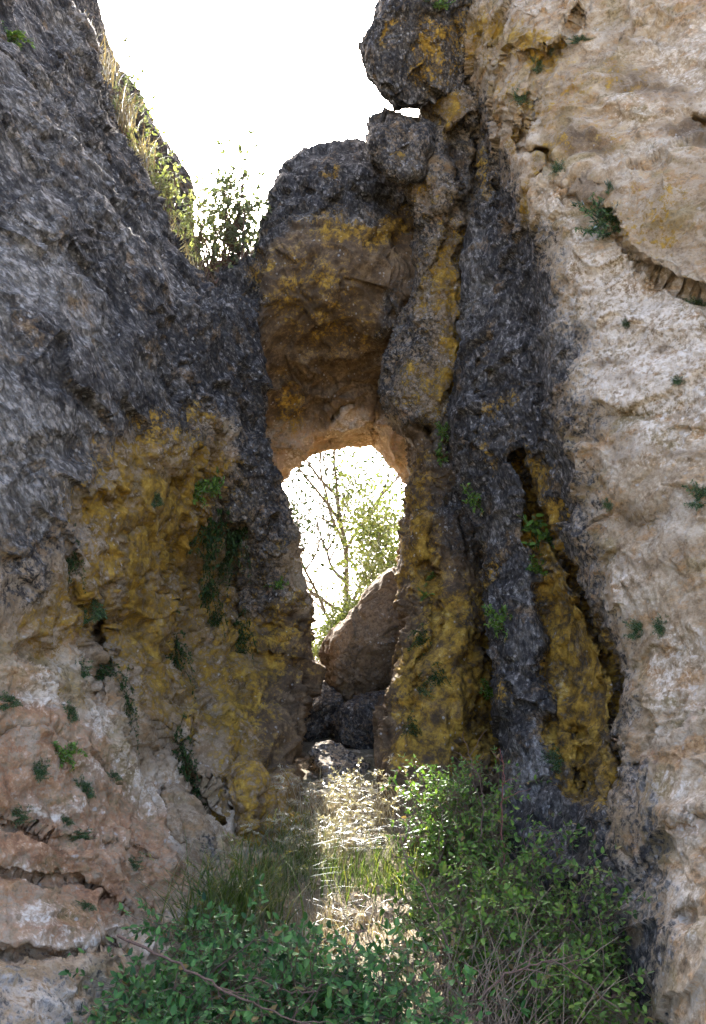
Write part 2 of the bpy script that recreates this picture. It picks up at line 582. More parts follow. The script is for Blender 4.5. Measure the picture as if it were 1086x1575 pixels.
def boulder(name, poly, c, Y, thick, spec, label, cat='boulder', step=2.4, amp=(.045, .05, .011, .010, .010, .003, .007), block=.62, tilt=0., group=None, mat=None, aniso=None, round_d=.9, facets=7):
    """a solid rock with its own thickness; poly is its outline as measured on the photo"""
    per = sum(math.dist(poly[k], poly[(k + 1) % len(poly)]) for k in range(len(poly)))
    nu = max(40, int(per / step)); nv = max(30, int(nu * .62))
    ang = np.linspace(0, 2 * math.pi, nu, endpoint=False)
    r = star_radius(poly, c, ang)
    for _ in range(2):
        r = (np.roll(r, 1) + 2 * r + np.roll(r, -1)) / 4
    ph = np.linspace(0.02, math.pi - .02, nv)
    A, Ph = np.meshgrid(ang, ph)
    f = np.sin(Ph) ** block
    g = np.sign(np.cos(Ph)) * np.abs(np.cos(Ph)) ** round_d
    px = c[0] + r[None] * f * np.cos(A)
    py = c[1] + r[None] * f * np.sin(A)
    Yd = Y - thick * g + tilt * (py - c[1]) / 100
    P = W(px, py, Yd)
    cen = P.reshape(-1, 3).mean(0)
    gf = np.random.default_rng(int(abs(c[0] * 7 + c[1])))
    for _ in range(facets):                        # flat broken faces
        n = norm(np.array([gf.normal() * .9, -.8 * (1 if gf.random() > .3 else -1), gf.normal() * .9]))
        d = ((P - cen) * n).sum(-1)
        h = d.max() * (.62 + .25 * gf.random())
        P = P - n * (np.maximum(d - h, 0) * .85)[..., None]
    N = grid_normals(P, True)
    if ((P - cen) * N).sum(-1).mean() < 0: N = -N
    D = displace(P, N, amp, aniso)
    P = P + N * D[..., None]
    m = make_masks(px, py, spec)
    V = P.reshape(-1, 3)
    fq = grid_faces(nv, nu, True)
    n = len(V)
    caps = [np.arange(nu)[::-1][None], (n - nu + np.arange(nu))[None]]
    V = np.concatenate([V, P[0].mean(0)[None], P[-1].mean(0)[None]])
    k = np.arange(nu)
    t1 = np.stack([np.full(nu, n), (k + 1) % nu, k], -1)
    t2 = np.stack([np.full(nu, n + 1), n - nu + k, n - nu + (k + 1) % nu], -1)
    at = {kk: np.concatenate([v.ravel(), [v[0].mean(), v[-1].mean()]]) for kk, v in m.items()}
    org = np.array([V[:, 0].mean(), V[:, 1].mean(), V[:, 2].min()])
    o = mesh_from(name, V, [fq, t1, t2], mat or M_ROCK, at, True, org)
    return tag(o, label, cat, group)


def interp(tab, y):
    k, v = zip(*tab)
    return float(np.interp(y, k, v))


# ------------------------------------------------------------------ ground
def gz(x, y):
    x = np.asarray(x, float); y = np.asarray(y, float)
    z = np.interp(y, [-5, 2, 4, 5, 6.2, 7, 8, 9.5, 11, 14, 20, 60], [-.3, -.3, -.22, -.05, .22, .42, .62, .98, 1.3, 1.45, 1.4, 1.2])
    return z


def build_ground():
    xs = np.concatenate([np.geomspace(-3000, -6, 40), np.linspace(-5.9, 5.9, 300), np.geomspace(6, 3000, 40)])
    ys = np.concatenate([-np.geomspace(3000, 2, 40), np.linspace(-1.9, 22, 420), np.geomspace(22.2, 3000, 50)])
    X, Yg = np.meshgrid(xs, ys)
    Z = gz(X, Yg)
    near = (np.abs(X) < 7) & (Yg > -3) & (Yg < 24)
    P = np.stack([X, Yg, 0 * X], -1)
    n = .07 * fbm(P * 1.6, 4) + .02 * billow(P * 9, 2)
    Z = Z + np.where(near, n, 0)
    far = np.hypot(X, Yg)
    Z = Z + np.where(far > 60, 6 * fbm(P / 120., 3) * sstep(60, 300, far), 0)
    t = NT('leaf_litter_earth')
    co = t.n('ShaderNodeTexCoord').outputs['Object']
    a = t.noise(co, 3, 8, .65); b = t.noise(co, 30, 6, .7)
    c = t.ramp(t.math('ADD', t.math('MULTIPLY', a, .5), t.math('MULTIPLY', b, .5)),
               [(.33, (.09, .065, .04)), (.5, (.28, .215, .13)), (.66, (.46, .39, .26))])
    g = t.rng(t.noise(co, .35, 6, .6), .45, .62, 0, .7)
    c = t.mix(g, c, (.14, .15, .055))
    bp = t.n('ShaderNodeBump'); bp.inputs['Distance'].default_value = .05
    t.l(b, bp.inputs['Height'])
    p = t.n('ShaderNodeBsdfPrincipled'); p.inputs['Roughness'].default_value = .9
    t.l(c, p.inputs['Base Color']); t.l(bp.outputs[0], p.inputs['Normal']); t.l(p.outputs[0], t.out.inputs[0])
    o = mesh_from('ground', np.stack([X, Yg, Z], -1).reshape(-1, 3), grid_faces(*X.shape), t.m)
    tag(o, kind='structure')


build_ground()

# ------------------------------------------------------------------ LEFT CLIFF
S_L = [(-420, -60), (-150, 10), (0, 92), (110, 150), (170, 172), (250, 202), (350, 254), (420, 305), (455, 350), (500, 388), (560, 395), (640, 402), (700, 415),
       (750, 426), (830, 446), (900, 463), (935, 470), (1000, 472), (1050, 473), (1090, 466), (1140, 455), (1180, 440), (1250, 430), (1700, 420)]


def left_rows():
    rows = []
    for y in (-420, -150, 0, 110, 180, 260, 350, 430, 500, 580, 680, 760, 840, 920, 980, 1040, 1110, 1180, 1260, 1360, 1460, 1560, 1680):
        s = interp(S_L, y)
        k = lambda tab: interp(tab, y)
        y0 = k([(-420, 6.3), (0, 5.9), (500, 5.3), (800, 5.2), (1000, 5.3), (1150, 5.2), (1300, 5.1), (1450, 4.6), (1560, 4.2), (1680, 4.0)])
        y1 = k([(-420, 7.2), (0, 6.8), (500, 6.1), (800, 6.0), (1000, 6.3), (1150, 5.9), (1300, 5.7), (1450, 5.1), (1560, 4.7), (1680, 4.4)])
        y2 = k([(-420, 8.0), (0, 7.8), (500, 7.0), (800, 7.2), (1000, 7.6), (1150, 7.0), (1300, 6.4), (1450, 5.7), (1560, 5.3), (1680, 5.0)])
        ys = k([(-420, 9.2), (0, 9.0), (300, 8.8), (430, 8.7), (500, 8.9), (800, 9.0), (1000, 9.2), (1150, 8.6), (1300, 7.6), (1450, 6.6), (1560, 6.0), (1680, 5.6)])
        x2 = min(250, s - 60); x1 = min(130, x2 - 60)
        x0 = min(-10, x1 - 60)
        rows.append([(-2600, y, y0 - 1.5), (-900, y, y0 - 1.9), (-350, y, y0 - 1.0), (x0, y, y0), (x1, y, y1), (x2, y, y2), (s - 18, y, ys - .28),
                     (s, y, ys + .1), (s - 14, y, ys + .9), (s - 60, y, ys + 2.4), (s - 420, y, ys + 4.5), (-900, y, ys + 7)])
    top = [(a, -470, d + 3) for a, b, d in rows[0]]
    return [top] + rows


def aniso_left(P):
    s = P[..., 0] * .5 + P[..., 1] * .86
    q = P[..., 0] * .86 - P[..., 1] * .5
    c, n = math.cos(R(38)), math.sin(R(38))
    a = c * s - n * P[..., 2]
    b = n * s + c * P[..., 2]
    return np.stack([a * .42, b * 1.05, q], -1)


LEFT_SPEC = {
    'cut': [('yel', [(310, 740), (400, 720), (440, 850), (455, 930), (420, 970), (360, 950), (320, 860)], 40, .75), ('yel', [(230, 900), (290, 870), (330, 960), (320, 1080), (270, 1090)], 40, .4)],  # first cut clears the yellow so the hollow's painted dark shows
    'dark': [([(-2700, -500), (600, -500), (600, 560), (440, 640), (400, 640), (330, 650), (300, 690), (200, 700), (150, 780), (60, 860), (-2700, 900)], 80, 1.0),
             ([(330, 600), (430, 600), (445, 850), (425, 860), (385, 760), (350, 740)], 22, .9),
             ([(-400, 1480), (170, 1460), (220, 1700), (-400, 1700)], 40, .42),
             (40, 900, 50, 60, .6), (90, 950, 22, 50, .5), ([(310, 740), (400, 720), (440, 850), (455, 930), (420, 970), (360, 950), (320, 860)], 35, .72), (300, 1010, 30, 60, .4)],  # hollow polygon: dark moss, with the hollow's shade painted in
    'yel': [([(130, 760), (165, 700), (235, 660), (330, 700), (400, 790), (450, 880), (462, 960), (400, 1130), (450, 1300), (370, 1290), (340, 1150), (210, 1090), (165, 960), (90, 1000), (60, 940), (150, 830)], 50, .78),
            (60, 985, 45, 30, .55), (110, 1060, 40, 30, .45), (300, 650, 26, 22, .6)],
    'red': [([(-2700, 1030), (50, 1030), (160, 1120), (280, 1240), (330, 1360), (150, 1470), (-2700, 1490)], 60, .52),
            (60, 1310, 130, 26, .9, 12), (150, 1380, 70, 28, .8), (20, 1200, 60, 30, .7), (20, 900, 60, 25, .35), (120, 980, 40, 30, .4)],
    'pale': [(50, 720, 120, 120, .9), (80, 430, 130, 180, .6), (50, 200, 90, 120, .5), (240, 560, 50, 60, .35), (100, 30, 60, 40, .6), (205, 870, 45, 30, .75, -30), (30, 1340, 60, 12, .5), (200, 1420, 60, 14, .45), (90, 1240, 70, 14, .4, 10), (170, 1300, 50, 12, .4, 20), (150, 1110, 30, 40, .6), (70, 1060, 50, 40, .7), (130, 1180, 70, 30, .35, 20), (40, 1400, 60, 22, .55), (110, 1440, 80, 20, .45),  # first blobs paint the outer wall lighter, as the light falls there
             (60, 1560, 120, 60, .75), (230, 1200, 40, 60, .5, -30), (270, 1300, 20, 30, .6), (30, 770, 30, 30, .5)],
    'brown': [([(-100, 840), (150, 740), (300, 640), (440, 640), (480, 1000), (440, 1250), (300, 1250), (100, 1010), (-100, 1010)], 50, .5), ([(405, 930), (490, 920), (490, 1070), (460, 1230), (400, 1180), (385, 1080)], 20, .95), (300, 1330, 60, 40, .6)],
}
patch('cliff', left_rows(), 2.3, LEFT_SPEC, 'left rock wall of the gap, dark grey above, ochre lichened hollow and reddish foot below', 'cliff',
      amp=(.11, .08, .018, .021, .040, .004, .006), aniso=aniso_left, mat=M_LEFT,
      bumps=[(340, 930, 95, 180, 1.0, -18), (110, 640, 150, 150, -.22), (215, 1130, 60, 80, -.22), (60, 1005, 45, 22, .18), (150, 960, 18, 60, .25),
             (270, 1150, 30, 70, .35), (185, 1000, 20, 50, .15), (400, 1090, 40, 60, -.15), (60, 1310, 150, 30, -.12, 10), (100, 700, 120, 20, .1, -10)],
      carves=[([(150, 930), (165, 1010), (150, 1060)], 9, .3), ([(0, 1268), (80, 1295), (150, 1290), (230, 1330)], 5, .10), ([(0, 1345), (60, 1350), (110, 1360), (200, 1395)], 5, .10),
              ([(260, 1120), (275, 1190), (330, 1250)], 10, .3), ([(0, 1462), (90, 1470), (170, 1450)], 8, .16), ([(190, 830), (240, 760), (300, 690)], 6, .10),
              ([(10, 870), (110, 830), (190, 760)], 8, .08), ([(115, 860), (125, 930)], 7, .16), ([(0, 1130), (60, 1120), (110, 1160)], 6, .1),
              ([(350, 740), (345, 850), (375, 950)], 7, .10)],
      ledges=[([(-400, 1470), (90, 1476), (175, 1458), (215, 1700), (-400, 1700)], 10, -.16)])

# rear ridge behind the ledge plants
boulder('rock_ridge', [(70, -260), (128, -60), (145, 0), (160, 50), (172, 85), (192, 125), (228, 180), (258, 220), (290, 270), (300, 305), (298, 345), (312, 400), (335, 450), (330, 540), (200, 540), (40, 380), (-100, 100), (-120, -260)],
        (120, 210), 11.6, 1.0, {'dark': [([(-300, -400), (500, -400), (500, 600), (-300, 600)], 20, .8)], 'brown': [(290, 320, 25, 40, .7), (280, 380, 30, 40, .7)]},
        'steep grey rock ridge rising behind the plants on the left cliff ledge', 'rock ridge', step=4.5)

# ------------------------------------------------------------------ ARCH
TOP = [(300, 425), (330, 408), (352, 396), (398, 388), (406, 350), (414, 305), (440, 255), (462, 234), (500, 229), (550, 222), (575, 228), (600, 262), (640, 290), (690, 300)]
LIP = [(300, 610), (395, 600), (430, 565), (480, 532), (530, 518), (570, 525), (600, 552), (640, 600), (690, 620)]
BACK = [(300, 790), (395, 780), (424, 752), (440, 735), (470, 706), (500, 691), (540, 687), (570, 681), (578, 681), (590, 692), (610, 714), (624, 735), (637, 752), (690, 790)]
cols = []
for x in (300, 345, 385, 399, 407, 418, 440, 470, 500, 540, 572, 590, 606, 622, 640, 690):
    t_, l_, b_ = interp(TOP, x), interp(LIP, x), interp(BACK, x)
    f0 = 9.35 + .25 * abs(x - 530) / 130
    cols.append([(x, t_ + 160, 13.5), (x, t_ + 40, 12.2), (x, t_ + 2, 11.1), (x, t_ - 0, 10.4), (x, t_ + 22, 9.9), (x, t_ + 70, f0 + .25), (x, t_ + (l_ - t_) * .50, f0), (x, t_ + (l_ - t_) * .78, f0 + .22), (x, l_, f0 + .72),
                 (x, l_ + (b_ - l_) * .5, f0 + 1.45), (x, b_ - 8, f0 + 2.0), (x, b_, f0 + 2.35), (x, b_ - 30, f0 + 2.9), (x, b_ - 140, f0 + 3.3)])
ctrl = np.swapaxes(np.array(cols), 0, 1)
ARCH_SPEC = {
    'dark': [([(280, 180), (720, 180), (720, 430), (600, 330), (480, 330), (420, 420), (420, 470), (280, 560)], 25, .95), (600, 480, 25, 80, .7, 20), (430, 350, 30, 30, .4), (405, 530, 12, 90, .5), (560, 290, 40, 20, .8), (500, 470, 130, 70, .38)],  # dark patina; the broad front blob also paints in shade from the depth
    'yel': [(510, 265, 14, 10, .9), (540, 350, 70, 26, .85, 10), (590, 350, 35, 30, .7), (480, 450, 90, 70, .42), (440, 480, 50, 25, .4), (520, 500, 90, 50, .4), (440, 620, 22, 50, .6), (410, 420, 40, 20, .4)],
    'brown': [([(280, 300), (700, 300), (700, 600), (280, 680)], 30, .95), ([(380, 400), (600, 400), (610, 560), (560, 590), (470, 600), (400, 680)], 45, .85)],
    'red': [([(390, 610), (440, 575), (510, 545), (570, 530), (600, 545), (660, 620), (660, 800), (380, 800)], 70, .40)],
    'pale': [(520, 325, 40, 10, .55, -10), (500, 340, 14, 20, .5), (540, 650, 90, 50, .42), (450, 700, 30, 30, .4, -35)],
}
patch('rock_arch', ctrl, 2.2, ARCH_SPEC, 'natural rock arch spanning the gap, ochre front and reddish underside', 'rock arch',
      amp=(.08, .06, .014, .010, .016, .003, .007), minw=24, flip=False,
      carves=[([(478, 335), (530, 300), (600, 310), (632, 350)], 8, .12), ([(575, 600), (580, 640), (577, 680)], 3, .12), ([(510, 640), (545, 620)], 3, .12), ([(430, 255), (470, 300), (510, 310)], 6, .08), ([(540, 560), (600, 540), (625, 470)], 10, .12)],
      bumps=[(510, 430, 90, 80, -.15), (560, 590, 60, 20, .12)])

# ------------------------------------------------------------------ PILLAR (right foot of the arch)
S_P = [(-300, 660), (60, 664), (140, 657), (180, 652), (205, 645), (240, 625), (262, 618), (290, 632), (330, 640), (400, 637), (460, 630), (520, 612), (560, 601), (600, 594), (640, 603), (680, 630), (715, 640), (745, 637), (790, 631), (830, 620), (880, 618),
       (950, 620), (1000, 612), (1040, 604), (1090, 590), (1140, 585), (1180, 588), (1400, 580)]
rows = []
for y in (-300, -50, 80, 150, 200, 245, 290, 340, 400, 460, 520, 560, 600, 640, 680, 715, 745, 790, 830, 880, 950, 1000, 1040, 1090, 1140, 1200, 1400):
    s = interp(S_P, y)
    d = interp([(-300, 9.3), (200, 9.0), (600, 9.1), (750, 9.2), (900, 9.1), (1000, 8.8), (1100, 8.4), (1200, 8.1), (1400, 7.6)], y)
    rows.append([(s + 130, y, d + 5), (s + 50, y, d + 3.4), (s + 8, y, d + 1.9), (s, y, d + .55), (s + 12, y, d + .12), (s + 50, y, d - .12), (s + 95, y, d - .1), (s + 150, y, d + .35), (s + 260, y, d + .9)])
PILLAR_SPEC = {
    'dark': [([(580, -400), (830, -400), (830, 900), (735, 900), (700, 860), (690, 760), (660, 700), (620, 640), (580, 600)], 25, .62), (630, 1120, 20, 30, .6), (690, 1120, 30, 25, .5), (700, 760, 20, 120, .8), (735, 960, 14, 80, .8)],
    'yel': [([(600, 1180), (790, 1180), (780, 1000), (745, 930), (700, 900), (660, 940), (620, 1000), (600, 1090)], 30, .8), (650, 850, 30, 150, .9, 4), (690, 560, 40, 90, .75), (690, 430, 34, 90, .68), (650, 460, 14, 70, .5), (660, 300, 30, 40, .4), (685, 150, 30, 50, .75), (640, 260, 12, 30, .7), (650, 580, 30, 30, .5), (720, 920, 30, 60, .5)],
    'brown': [([(580, 640), (800, 640), (800, 1250), (560, 1250)], 30, .95), (700, 240, 22, 50, .8), (745, 230, 20, 60, .6)],
    'pale': [(715, 130, 10, 50, .5), (625, 1130, 14, 30, .7), (612, 1060, 10, 50, .6, 12), (690, 210, 8, 40, .5), (715, 300, 10, 60, .45)],
}
patch('rock_pillar', rows, 2.2, PILLAR_SPEC, 'tall rock pillar carrying the right end of the arch, mustard yellow at its foot', 'rock pillar',
      amp=(.06, .055, .020, .012, .02, .004, .008), minw=26,
      bumps=[(660, 668, 11, 12, .5), (690, 1000, 50, 60, -.12), (715, 980, 30, 40, -.12), (650, 880, 14, 80, .08)],
      carves=[([(655, 860), (668, 960), (640, 1060)], 6, .16), ([(745, 180), (720, 330), (715, 430)], 7, .15), ([(668, 690), (676, 760), (662, 850)], 6, .10)],
      ledges=[([(640, 85), (718, 78), (732, 168), (700, 196), (640, 170)], 4, -.13), ([(692, 190), (738, 196), (736, 290), (716, 340), (700, 300)], 4, .14), ([(600, 200), (684, 186), (698, 300), (672, 400), (600, 420)], 5, -.10), ([(600, 640), (665, 655), (700, 600), (716, 420), (800, 400), (800, 700), (600, 700)], 6, .06)])

# ------------------------------------------------------------------ RIGHT CLIFF
S_R = [(-420, 690), (-150, 700), (0, 704), (80, 709), (150, 730), (220, 744), (300, 737), (400, 721), (520, 712), (600, 699), (680, 694), (760, 714), (850, 736), (950, 746),
       (1040, 756), (1100, 765), (1180, 771), (1300, 776), (1450, 790), (1700, 800)]
rows = []
for y in (-420, -150, 0, 80, 150, 220, 300, 400, 520, 600, 680, 760, 850, 950, 1040, 1100, 1180, 1300, 1450, 1560, 1700):
    s = interp(S_R, y)
    k = lambda tab: interp(tab, y)
    ds = k([(-420, 9.3), (0, 8.9), (300, 8.5), (600, 8.35), (900, 8.2), (1100, 7.9), (1300, 7.2), (1450, 6.7), (1700, 6.2)])
    dc = k([(-420, 8.3), (0, 7.6), (300, 6.9), (600, 6.5), (900, 6.3), (1100, 6.1), (1300, 5.6), (1450, 5.2), (1700, 4.8)])
    xc = k([(-420, 800), (0, 806), (100, 800), (200, 806), (300, 826), (400, 856), (560, 888), (700, 896), (850, 918), (1000, 946), (1200, 952), (1400, 968), (1575, 1000), (1700, 1010)])
    rows.append([(s + 900, y, ds + 8), (s + 160, y, ds + 3.4), (s + 22, y, ds + 1.0), (s, y, ds + .2), (s + 14, y, ds - .15), (.55 * s + .45 * xc, y, .62 * ds + .38 * dc), (xc - 10, y, dc + .12), (xc + 25, y, dc - .12),
                 (.5 * xc + 550, y, dc - .5), (1100, y, dc - .9), (1450, y, dc - 2.0), (2200, y, dc - 3.0), (3800, y, dc - 3.0)])
rows = [[(a, -470, d + 3) for a, b, d in rows[0]]] + rows
ALC = [(806, 700), (832, 724), (856, 790), (884, 870), (915, 950), (946, 1050), (948, 1130), (940, 1235), (880, 1225), (850, 1190), (840, 1050), (822, 930), (818, 820)]
RIGHT_SPEC = {
    'dark': [([(600, -100), (700, -100), (712, 80), (765, 220), (790, 300), (850, 390), (872, 480), (888, 580), (868, 660), (890, 740), (905, 830), (950, 1000), (962, 1100), (955, 1250), (1000, 1420), (1040, 1700), (560, 1700), (600, 500)], 65, 1.0),
             ([(950, 1150), (1010, 1180), (1020, 1400), (1060, 1600), (960, 1600)], 40, .6), (890, 640, 60, 50, .6), (1000, 1250, 40, 90, .45), (1070, 1000, 30, 100, .15)],
    'yel': [(ALC, 16, .85), (735, 250, 20, 60, .4), (770, 620, 12, 40, .5), (805, 190, 10, 60, .85, 8), (838, 250, 14, 40, .7, 20), (815, 300, 12, 40, .6), (755, 700, 12, 40, .35), (740, 870, 14, 50, .4), (780, 60, 80, 40, .9), (840, 90, 30, 22, .7), (770, 1060, 16, 40, .4), (1010, 330, 60, 70, .42), (960, 350, 20, 40, .45), (870, 150, 70, 70, .36), (950, 110, 60, 30, .33), (850, 230, 30, 30, .4), (940, 210, 60, 30, .33), (790, 140, 40, 40, .4), (980, 800, 60, 16, .28)],
    'brown': [(ALC, 20, .9), ([(935, 310), (1000, 260), (1086, 232), (1300, 220), (1300, 450), (1086, 440), (1000, 420), (958, 375)], 30, .33), (890, 225, 60, 28, .8), (1000, 130, 110, 24, .6, 15), (850, 180, 40, 30, .5), (930, 290, 40, 20, .6), (1010, 540, 24, 9, .6), (1040, 690, 60, 14, .5), (940, 560, 36, 12, .6), (1000, 860, 70, 20, .5), (960, 700, 40, 30, .4), (1060, 860, 40, 40, .4), (1060, 200, 40, 30, .7), (960, 60, 60, 40, .35, 40), (980, 790, 80, 30, .55), (960, 590, 60, 14, .4)],
    'red': [(1010, 1180, 50, 50, .42), (1050, 1270, 50, 20, .45), (850, 370, 14, 30, .4), (1060, 1080, 40, 120, .3), (880, 190, 60, 20, .3)],
    'pale': [(730, 420, 10, 160, .6), (800, 980, 14, 160, .5), (830, 480, 40, 80, .3), (800, 1180, 40, 60, .4), ([(850, 300), (905, 372), (960, 400), (1090, 470), (1300, 500), (1300, 720), (900, 620), (872, 440)], 40, .6), ([(960, 250), (900, 60), (1300, 0), (1300, 220), (1000, 230)], 50, .3), (1000, 680, 90, 60, .42), (960, 880, 60, 60, .4), (1040, 1030, 50, 80, .45), (1040, 1250, 40, 60, .42), (830, 1130, 16, 30, .7), (838, 1190, 12, 20, .9), (830, 340, 20, 20, .6), (1030, 1400, 60, 80, .5), (935, 935, 8, 12, 1.0)],
}


def aniso_right(P):
    s = P[..., 0] * .5 - P[..., 1] * .86
    q = P[..., 0] * .86 + P[..., 1] * .5
    c, n = math.cos(R(-18)), math.sin(R(-18))
    return np.stack([(c * s - n * P[..., 2]) * .75, (n * s + c * P[..., 2]) * 1.0, q], -1)


patch('cliff', rows, 2.3, RIGHT_SPEC, 'right rock wall, pale pinkish tan with a dark grey streaked edge beside the arch', 'cliff',
      amp=(.09, .055, .011, .013, .032, .003, .006), aniso=aniso_right, mat=M_RIGHT, minw=26,
      bumps=[(880, 1000, 50, 130, .25, -20), (885, 1130, 13, 11, .3), (905, 1210, 16, 20, .35), (893, 1165, 10, 9, .2), (838, 1210, 22, 10, .16), (820, 790, 14, 50, .15), (1086, 195, 26, 14, .25, 30), (990, 490, 60, 30, -.1), (960, 640, 50, 14, .10), (990, 800, 60, 22, .1),
             (1050, 1250, 50, 14, -.16), (1060, 1420, 26, 14, .22), (775, 500, 26, 140, -.12), (755, 640, 14, 90, .1), (930, 140, 70, 20, -.08, 20), (870, 300, 30, 14, .1), (815, 1000, 16, 130, -.12)],
      carves=[([(795, 700), (835, 800), (880, 880), (915, 960), (948, 1060), (950, 1140), (944, 1240), (940, 1330)], 7, .5), ([(842, 235), (806, 232), (800, 180), (815, 140)], 4, .16), ([(888, 10), (865, 50), (825, 120), (812, 200), (806, 240)], 5, .10),
              ([(1086, 452), (1030, 432), (985, 412), (955, 372), (935, 330)], 6, .15), ([(800, 310), (850, 260), (835, 232)], 4, .14), ([(740, 180), (760, 250), (765, 320)], 6, .2), ([(755, 60), (770, 100), (800, 90), (850, 75), (890, 20)], 5, .07),
              ([(955, 1300), (1000, 1350)], 5, .06), ([(1086, 1260), (1050, 1248)], 5, .14), ([(870, 270), (900, 290), (930, 280)], 4, .12), ([(830, 590), (838, 680)], 4, .08), ([(735, 560), (745, 640), (720, 720)], 6, .1), ([(960, 1190), (1000, 1170)], 4, .1)],
      ledges=[(ALC, 10, .22), ([(905, 300), (950, 250), (1086, 210), (1400, 200), (1400, 480), (1086, 448), (1000, 420), (958, 378)], 14, -.18),
              ([(725, 0), (895, -10), (862, 60), (820, 88), (760, 108), (735, 105)], 8, -.16)])

# ------------------------------------------------------------------ upper boulders
full = lambda v: [([(-900, -900), (2000, -900), (2000, 2000), (-900, 2000)], 20, v)]
boulder('boulder', [(640, -160), (598, -60), (588, 0), (576, 40), (557, 70), (560, 92), (571, 118), (590, 145), (608, 160), (640, 166), (662, 160), (705, 140), (730, 20), (740, -120)], (650, 30), 9.1, 1.0,
        {'dark': full(.85), 'yel': [(600, 55, 12, 14, .9), (690, 60, 40, 60, .6), (620, 20, 20, 10, .5)], 'brown': [(690, 60, 45, 60, .5)], 'pale': [(630, 45, 20, 6, .4)]},
        'dark overhanging boulder jutting over the sky at the top of the pillar', step=2.2, facets=3, block=.45)
boulder('boulder', [(563, 212), (567, 190), (582, 179), (600, 177), (648, 181), (668, 195), (668, 230), (650, 275), (615, 285), (590, 270), (572, 245)], (612, 226), 9.2, .5,
        {'dark': full(.75), 'brown': [(600, 240, 30, 25, .6)], 'yel': [(615, 250, 12, 20, .5)]},
        'small grey boulder wedged between the arch top and the pillar', step=2.2, amp=(.04, .07, .010, .014, .010, .003, .008), facets=0, block=.36, round_d=.7)
# rocks in the opening
FB = [(499, 1012), (501, 985), (512, 971), (542, 945), (553, 935), (556, 912), (572, 895), (610, 869), (625, 872), (660, 930), (660, 1040), (630, 1065), (580, 1068), (540, 1078), (515, 1064), (502, 1040)]
boulder('boulder', FB, (570, 990), 11.0, .8, {'brown': full(.62), 'dark': full(.25), 'pale': [(560, 980, 60, 40, .35)]},
        'big brown leaning boulder filling the lower half of the arch opening', step=2.2, block=.45, facets=4)
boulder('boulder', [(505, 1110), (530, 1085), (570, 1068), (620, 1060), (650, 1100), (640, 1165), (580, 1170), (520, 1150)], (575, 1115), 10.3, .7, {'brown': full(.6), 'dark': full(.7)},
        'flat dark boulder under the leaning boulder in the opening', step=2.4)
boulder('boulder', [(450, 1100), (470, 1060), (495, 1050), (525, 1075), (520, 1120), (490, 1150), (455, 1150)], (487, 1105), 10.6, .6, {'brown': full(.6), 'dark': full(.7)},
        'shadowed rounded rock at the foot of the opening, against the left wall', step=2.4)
boulder('boulder', [(470, 1180), (485, 1140), (505, 1135), (540, 1155), (575, 1175), (560, 1215), (480, 1215)], (515, 1180), 9.3, .45, {'dark': full(.55), 'pale': [(500, 1165, 20, 30, .7)]},
        'low pale rock catching sunlight behind the seeding grass', step=2.4, amp=(.04, .04, .02, .012, .02, .004))
# lumps at the foot of the left wall
boulder('boulder', [(340, 1190), (370, 1160), (395, 1160), (410, 1190), (400, 1215), (445, 1245), (458, 1290), (440, 1330), (370, 1330), (335, 1260)], (390, 1250), 7.6, .45,
        {'yel': full(.58), 'pale': [(408, 1195, 8, 12, .8)], 'brown': full(.6)}, 'ochre lichened knob of rock at the left wall foot above the grass', step=2.3, amp=(.07, .07, .028, .016, .02, .005, .012))
boulder('boulder', [(225, 1270), (240, 1225), (270, 1212), (300, 1235), (330, 1270), (345, 1310), (330, 1370), (260, 1370)], (285, 1295), 6.9, .4,
        {'brown': full(.45), 'pale': [(290, 1300, 25, 30, .5)], 'dark': [(330, 1300, 20, 30, .6)]}, 'rounded brownish rock hump left of the tall green grass', step=2.3, amp=(.07, .07, .028, .016, .02, .005, .012))


# ------------------------------------------------------------------ plants
LEAF_V = np.array([(0, 0, 0), (.45, 0, -.05), (1, 0, -.03), (.22, .26, .04), (.68, .22, .03), (.22, -.26, .04), (.68, -.22, .03)])
LEAF_F = np.array([(0, 1, 3), (1, 4, 3), (1, 2, 4), (0, 5, 1), (1, 5, 6), (1, 6, 2)])
SLIM_V = LEAF_V * np.array([1, .55, 1])
DIA_V = np.array([(0, 0, 0), (.5, .28, .05), (1, 0, 0), (.5, -.28, .05)])
DIA_F = np.array([(0, 3, 2), (0, 2, 1)])


def leaf_geo(pos, dirs, ups, size, TV, TF, tone):
    pos, dirs, ups = map(lambda a: np.asarray(a, float), (pos, dirs, ups))
    d = norm(dirs)
    s = norm(np.cross(ups, d))
    n = np.cross(d, s)
    V = pos[:, None] + size[:, None, None] * (TV[None, :, :1] * d[:, None] + TV[None, :, 1:2] * s[:, None] + TV[None, :, 2:] * n[:, None])
    Fc = TF[None] + (np.arange(len(pos)) * len(TV))[:, None, None]
    return V.reshape(-1, 3), Fc.reshape(-1, TF.shape[1]), np.repeat(tone, len(TV))


def tubes_geo(lines, sides=5):
    """lines: list of (points (n,3), r0, r1)"""
    Vs, Fs, off = [], [], 0
    a = np.linspace(0, 2 * math.pi, sides, endpoint=False)
    for P, r0, r1 in lines:
        P = np.asarray(P, float)
        T = norm(np.gradient(P, axis=0))
        ref = np.where(np.abs(T[:, 2:3]) > .9, np.array([[1., 0, 0]]), np.array([[0, 0, 1.]]))
        A = norm(np.cross(T, ref)); B = np.cross(T, A)
        r = np.linspace(r0, r1, len(P))[:, None, None]
        V = P[:, None] + r * (np.cos(a)[None, :, None] * A[:, None] + np.sin(a)[None, :, None] * B[:, None])
        Vs.append(V.reshape(-1, 3)); Fs.append(grid_faces(len(P), sides, True) + off)
        off += len(P) * sides
    return np.concatenate(Vs), np.concatenate(Fs)


